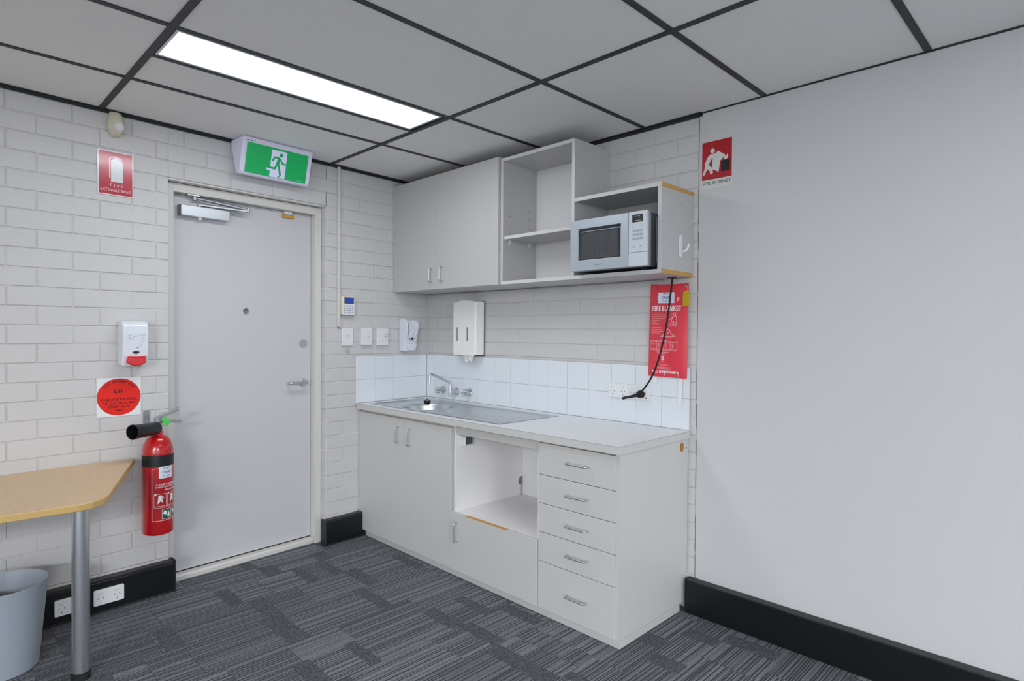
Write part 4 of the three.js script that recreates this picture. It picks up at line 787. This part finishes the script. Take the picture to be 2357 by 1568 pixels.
{
  const t = onLeft(thing('sanitiser_dispenser', 'white hand sanitiser dispenser with a red push bar', 'sanitiser dispenser'), 1.863, 1.139, 0.003);
  const prof = new THREE.Shape(); prof.moveTo(0, 0.004); prof.lineTo(0.064, 0); prof.lineTo(0.076, 0.05); prof.lineTo(0.083, 0.155); prof.lineTo(0.079, 0.178); prof.quadraticCurveTo(0.074, 0.208, 0.052, 0.212); prof.lineTo(0, 0.216); prof.closePath();
  part(t, 'housing', alongX(prof, -0.054, 0.054, 0.006), M.dispenser);
  part(t, 'front_print', (() => { const g = new THREE.PlaneGeometry(0.092, 0.092, 1, 8); const p = g.attributes.position; for (let i = 0; i < p.count; i++) { const y = p.getY(i) + 0.105; p.setXYZ(i, p.getX(i), y, (y < 0.155 ? 0.076 + (y - 0.05) * 0.0667 : 0.083 - (y - 0.155) * 0.174) + 0.0006); } g.computeVertexNormals(); return g; })(), printed(print(0.092, 0.092, (g, w, h) => {
    g.fillStyle = '#e6ebf2'; g.fillRect(0, 0, w, h); g.strokeStyle = '#4b6070'; g.lineWidth = 1; g.beginPath(); g.moveTo(34, 15); g.quadraticCurveTo(62, 4, 86, 4); g.stroke();
    g.fillStyle = '#7d90a6'; g.fillRect(14, 6, 11, 2); g.fillRect(8, 14, 18, 0.8); g.fillStyle = '#b0707c'; g.beginPath(); g.arc(19, 17, 4, 0, Math.PI); g.fill(); g.fillStyle = '#9aa5b4'; g.fillRect(16, 23, 20, 1);
    g.strokeStyle = '#c9a3ae'; g.lineWidth = 0.8; for (const [x, y] of [[74, 14], [73, 26], [71, 40], [66, 54]]) { g.beginPath(); g.arc(x, y, 5, 0, 7); g.moveTo(x - 4, y - 2); g.lineTo(x + 3, y + 3); g.stroke(); }
    fitText(g, 'deb', 52, 64, 7, 13, '#39409a');
  }, 500), 0.18, { clearcoat: 0.4 }));
  part(t, 'sight_window', ext((() => { const s = new THREE.Shape(); s.moveTo(-0.016, 0.066); s.quadraticCurveTo(0, 0.074, 0.016, 0.066); s.quadraticCurveTo(0, 0.048, -0.016, 0.066); return s; })(), 0.075, 0.0795, 0.0005), M.dark);
  part(t, 'push_bar', (() => { const s = new THREE.Shape(); s.moveTo(-0.036, 0.046); s.quadraticCurveTo(0, 0.042, 0.036, 0.046); s.quadraticCurveTo(0.040, 0.028, 0.038, 0.014); s.quadraticCurveTo(0.020, 0.0, 0, -0.002); s.quadraticCurveTo(-0.020, 0.0, -0.038, 0.014); s.quadraticCurveTo(-0.040, 0.028, -0.036, 0.046); return ext(s, 0.060, 0.094, 0.006, 3, 16); })(), M.redBar, 'red push bar');
}
{
  // illuminated exit sign: tapering box under the ceiling, green face on its sloping front
  const t = onLeft(thing('exit_sign', 'green and white running-man exit sign above the door', 'exit sign'), 1.186, 2.334, 0);
  const prof = poly([[0.004, -0.003], [0.150, -0.003], [0.153, -0.010], [0.142, -0.030], [0.104, -0.178], [0.096, -0.187], [0.066, -0.187], [0.058, -0.180], [0.006, -0.020]]);
  part(t, 'housing', alongX(prof, -0.200, 0.200, 0.004), M.exitBody);
  const a = V(0, -0.034, 0.1425), b = V(0, -0.174, 0.1065), up = a.clone().sub(b), hh = up.length() + 0.012;
  const tex = print(0.35, hh, (g, w, h) => {
    g.fillStyle = '#10a558'; g.fillRect(0, 0, w, h); g.fillStyle = '#cfd2ee'; g.fillRect(136, 10, 88, h - 12);
    g.beginPath(); g.moveTo(136, h - 50); g.lineTo(122, h - 48); g.quadraticCurveTo(112, h - 44, 114, h - 36); g.lineTo(136, h - 34); g.fill();
    const m = '#10a05a'; g.strokeStyle = m; g.fillStyle = m; g.lineCap = 'round'; g.lineJoin = 'round';
    g.beginPath(); g.arc(192, 32, 10, 0, 7); g.fill();
    g.lineWidth = 10; g.beginPath(); g.moveTo(146, 66); g.lineTo(158, 48); g.lineTo(180, 48); g.stroke();
    g.lineWidth = 17; g.beginPath(); g.moveTo(181, 54); g.lineTo(176, 82); g.stroke();
    g.lineWidth = 9; g.beginPath(); g.moveTo(188, 52); g.lineTo(202, 74); g.lineTo(220, 76); g.stroke();
    g.lineWidth = 11; g.beginPath(); g.moveTo(173, 84); g.lineTo(162, 108); g.lineTo(122, 106); g.stroke();
    g.beginPath(); g.moveTo(180, 84); g.lineTo(190, 112); g.lineTo(196, 136); g.stroke(); g.lineWidth = 6; g.beginPath(); g.moveTo(196, 140); g.lineTo(184, h - 4); g.stroke();
    g.fillStyle = '#5cd394'; g.fillRect(296, h - 12, 34, 2.4);
  }, 1000);
  const face = new THREE.PlaneGeometry(0.35, hh); face.rotateX(-Math.atan2(a.z - b.z, a.y - b.y) * -1);
  const off = V(0, -(a.z - b.z), a.y - b.y).normalize().multiplyScalar(0.0015), c = a.clone().add(b).multiplyScalar(0.5).add(off);
  part(t, 'lit_face', face.translate(0, c.y, c.z), phy({ map: tex, roughness: 0.3, emissive: 0xffffff, emissiveMap: tex, emissiveIntensity: 0.07 }));
  part(t, 'status_led', new THREE.SphereGeometry(0.003, 12, 8).translate(-0.095, -0.020, 0.149), M.led, 'red status light');
  part(t, 'test_button', [rod(V(-0.137, -0.017, 0.146), V(-0.137, -0.017, 0.1505), 0.0022, 0.0022, 10), rod(V(-0.137, -0.0235, 0.144), V(-0.137, -0.0235, 0.147), 0.0022, 0.0022, 10), bx(-0.180, -0.150, -0.021, -0.018, 0.146, 0.1495, 0)], M.dark);
  const lamp = new THREE.RectAreaLight(0xd8d4ff, 0.09, 0.35, hh); lamp.position.set(0, c.y + off.y * 4, c.z + off.z * 4);
  lamp.rotation.order = 'YXZ'; lamp.rotation.y = Math.PI; lamp.rotation.x = -Math.atan2(a.z - b.z, a.y - b.y); lamp.name = 'exit_lamp'; t.add(lamp);
}
// ---- fire extinguisher on its bracket
{
  const t = onLeft(thing('fire_extinguisher', 'red fire extinguisher with a black band and horn beside the door', 'fire extinguisher'), 1.7752, 0.330, 0.097);
  const r = 0.0669, cyl = [[0, 0.004], [0.045, 0], [r - 0.008, 0.001], [r, 0.009]];
  for (let i = 0; i <= 10; i++) { const q = i / 10 * Math.PI / 2; cyl.push([0.021 + (r - 0.021) * Math.cos(q), 0.385 + 0.088 * Math.sin(q)]); }
  cyl.push([0.0205, 0.492], [0.0205, 0.497], [0, 0.497]);
  part(t, 'cylinder', lathe(cyl, 64), M.red);
  part(t, 'black_band', lathe([[r + 0.0003, 0.329], [r + 0.0003, 0.383]], 64), M.horn, 'black band');
  const face = Math.atan2(3.4531 - 0.2, 2.613 - 1.77) - (Math.PI / 2 + SKEW);          // local azimuth towards the room
  const wrap = (w, h, y, phi0, tex, dr) => { const ang = w / r, g = new THREE.CylinderGeometry(r + dr, r + dr, h, 32, 1, true, face + phi0, ang); return [g.translate(0, y, 0), printed(tex, 0.3, { clearcoat: 0.5 })]; };
  const lab = print(0.19, 0.255, (g, w, h) => {
    g.fillStyle = '#c00f18'; g.fillRect(0, 0, w, h); g.strokeStyle = '#fff'; g.lineWidth = 2; g.strokeRect(3, 3, w - 6, h - 6);
    fitText(g, '3.5KG CARBON DIOXIDE', w / 2 + 4, 80, 12, 160, '#fff'); fitText(g, 'STORED PRESSURE FIRE EXTINGUISHER', w / 2 + 4, 92, 9, 164, '#fff'); fitText(g, 'INSTRUCTIONS', w / 2, 107, 11, 76, '#fff');
    for (const [i, s] of [[0, 'LIFT SAFETY PIN'], [1, 'AIM AT BASE'], [2, 'SQUEEZE']]) { const x = 12 + i * 58; g.lineWidth = 1.4; g.beginPath(); g.roundRect(x, 124, 52, 66, 5); g.stroke(); g.fillStyle = '#fff'; g.beginPath(); g.arc(x + 5, 126, 5, 0, 7); g.fill(); g.beginPath(); g.moveTo(x + 18, 130); g.lineTo(x + 32, 130); g.lineTo(x + 38, 170); g.lineTo(x + 28, 158); g.lineTo(x + 14, 172); g.closePath(); g.fill(); g.beginPath(); g.lineWidth = 3; g.moveTo(x + 32, 134); g.lineTo(x + 44, 146); g.stroke(); fitText(g, s, x + 26, 182, 6, 42, '#fff'); }
    for (let i = 0; i < 3; i++) { const x = 46 + i * 46; g.fillStyle = '#fff'; g.fillRect(x - 1.5, 198.5, 43, 47); g.fillStyle = '#0e6b40'; g.fillRect(x, 200, 40, 44); g.fillStyle = '#fff'; g.save(); g.translate(x + 14, 216); g.rotate(0.4); g.fillRect(-9, -8, 16, 16); g.restore(); g.beginPath(); g.moveTo(x + 30, 210); g.quadraticCurveTo(x + 40, 228, x + 32, 238); g.quadraticCurveTo(x + 20, 236, x + 24, 226); g.closePath(); g.fill(); }
  }, 1100);
  const l = wrap(0.19, 0.255, 0.196, -0.42, lab, 0.0003); part(t, 'instruction_label', l[0], l[1]);
  const st = print(0.066, 0.056, (g, w, h) => { g.fillStyle = '#e6edf7'; g.fillRect(0, 0, w, h); g.fillStyle = '#555c66'; for (let i = 0; i < 14; i++) g.fillRect(20 + i * 2, 5, hash(i, 1, 8) > 0.5 ? 1.4 : 0.7, 7); fitText(g, 'Chubb', 34, 27, 16, 42, '#2440a8'); g.fillStyle = '#9aa0aa'; g.fillRect(3, 37, 60, 0.6); text(g, '12 18 20', 34, 46, 9, '#3c4048'); }, 500);
  const s = wrap(0.066, 0.056, 0.301, 0.06, st, 0.0006); part(t, 'service_sticker', s[0], s[1]);
  part(t, 'valve_body', [latheSharp([[0, 0.494], [0.0175, 0.494], [0.0175, 0.508], [0.0145, 0.510], [0.0145, 0.535], [0.017, 0.537], [0.017, 0.552], [0, 0.554]], 28)], M.zinc);
  part(t, 'valve_collar', latheSharp([[0, 0.4965], [0.0195, 0.4965], [0.0195, 0.509], [0.0165, 0.511], [0, 0.511]], 28), M.zinc);
  const lever = (pts, hgt) => { const s2 = new THREE.Shape(); pts.forEach(([x, y], i) => (i ? s2.lineTo(x, y) : s2.moveTo(x, y))); for (let i = pts.length - 1; i >= 0; i--) s2.lineTo(pts[i][0], pts[i][1] + hgt); s2.closePath(); return ext(s2, -0.0105, 0.0105, 0.002, 2); };
  part(t, 'carry_handle', lever([[-0.012, 0.520], [0.018, 0.528], [0.060, 0.531], [0.104, 0.524]], 0.012), M.zinc);
  part(t, 'squeeze_lever', lever([[-0.014, 0.545], [0.010, 0.552], [0.045, 0.566], [0.092, 0.584]], 0.014), M.zinc);
  // horn: points left along the wall and out into the room
  const ax = V(-0.87, 0.02, 0.49).normalize(), q = new THREE.Quaternion().setFromUnitVectors(V(0, 1, 0), ax);
  part(t, 'horn', latheSharp([[0, 0.012], [0.026, 0.012], [0.0300, 0.02], [0.0325, 0.148], [0.0350, 0.152], [0.0350, 0.158], [0.0315, 0.158], [0.029, 0.06], [0, 0.055]], 40, 0.5).applyQuaternion(q).translate(0.005, 0.508, 0.008), M.horn, 'black discharge horn');
  part(t, 'horn_stem', rod(V(0.0, 0.515, 0), V(0.005, 0.508, 0.008).addScaledVector(ax, 0.02), 0.009), M.brass);
  part(t, 'bracket', [ext(hole(hole(roundRect(-0.036, -0.006, 0.505, 0.585, 0.010), -0.021, 0.568, 0.004), -0.021, 0.535, 0.004), -0.0935, -0.091, 0.0006), bx(-0.033, -0.009, 0.520, 0.5225, -0.0935, -0.016, 0.0005)], M.zinc);
  part(t, 'seal_tag', ext(roundRect(-0.011, 0.011, -0.028, 0.012, 0.002), 0, 0.0016, 0.0004).rotateZ(0.55).translate(0.024, 0.545, 0.0215), M.green, 'bright green seal tag');
  part(t, 'pin_wire', tube([[0.000, 0.553, 0.012], [0.006, 0.582, 0.018], [0.018, 0.588, 0.020], [0.022, 0.560, 0.021]], 0.0008, 6), M.zinc);
  part(t, 'yellow_tie', tube([[-0.030, 0.486, 0.026], [-0.012, 0.508, 0.024], [0.008, 0.524, 0.023], [0.018, 0.534, 0.022]], 0.0017, 6), M.yellow, 'yellow plastic tie');
}

// ================================================================== TABLE AND BIN
{
  const t = thing('table', 'pale beech table end with a clipped corner and steel leg', 'table');
  t.position.set(0.737, 0, 2.163);
  const P = [[0.128, 3.45], [0.128, 1.862], [0.150, 1.853], [0.800, 2.085], [0.845, 2.112], [0.874, 2.150], [0.882, 2.190], [0.862, 2.45], [0.80, 3.45]].map(([x, z]) => [x - 0.737, z - 2.163]);
  part(t, 'edge_band', slab(P, 0.6655, 0.6895, 0.002), M.tableEdge);
  const In = P.map(([x, z]) => { const cx = -0.25, cz = 0.5; return [x + Math.sign(cx - x) * 0.0015, z + Math.sign(cz - z) * 0.0015]; });
  part(t, 'tabletop', slab(In, 0.6885, 0.6905, 0.0004), M.tableTop);
  for (const [x, z] of [[0, 0], [-0.06, 1.1]]) {
    const leg = part(t, 'leg', lathe([[0.0285, 0.030], [0.0285, 0.652]], 48).translate(x, 0, z), M.brushed);
    part(leg, 'leg_foot', latheSharp([[0, 0], [0.026, 0], [0.0320, 0.004], [0.0320, 0.018], [0.0290, 0.020], [0.0290, 0.029], [0, 0.030]], 40, 0.5).translate(x, 0.0005, z), M.rubber);
    part(leg, 'mounting_plate', latheSharp([[0, 0.652], [0.032, 0.652], [0.034, 0.656], [0.05, 0.658], [0.05, 0.665], [0, 0.665]], 36).translate(x, 0, z), M.rubber);
  }
}
{
  const t = thing('waste_bin', 'frosted blue-grey plastic waste bin under the table', 'waste bin');
  t.position.set(0.452, 0.0005, 2.37);
  part(t, 'bin_body', latheSharp([[0, 0.006], [0.112, 0.006], [0.1425, 0.326], [0.1465, 0.332], [0.1475, 0.330], [0.1455, 0.318], [0.117, 0.004], [0.112, 0], [0, 0]], 64, 0.5), M.bin);
}
scene.traverse((o) => { if (o.isLight) o.castShadow = true; });
renderer.render(scene, camera);
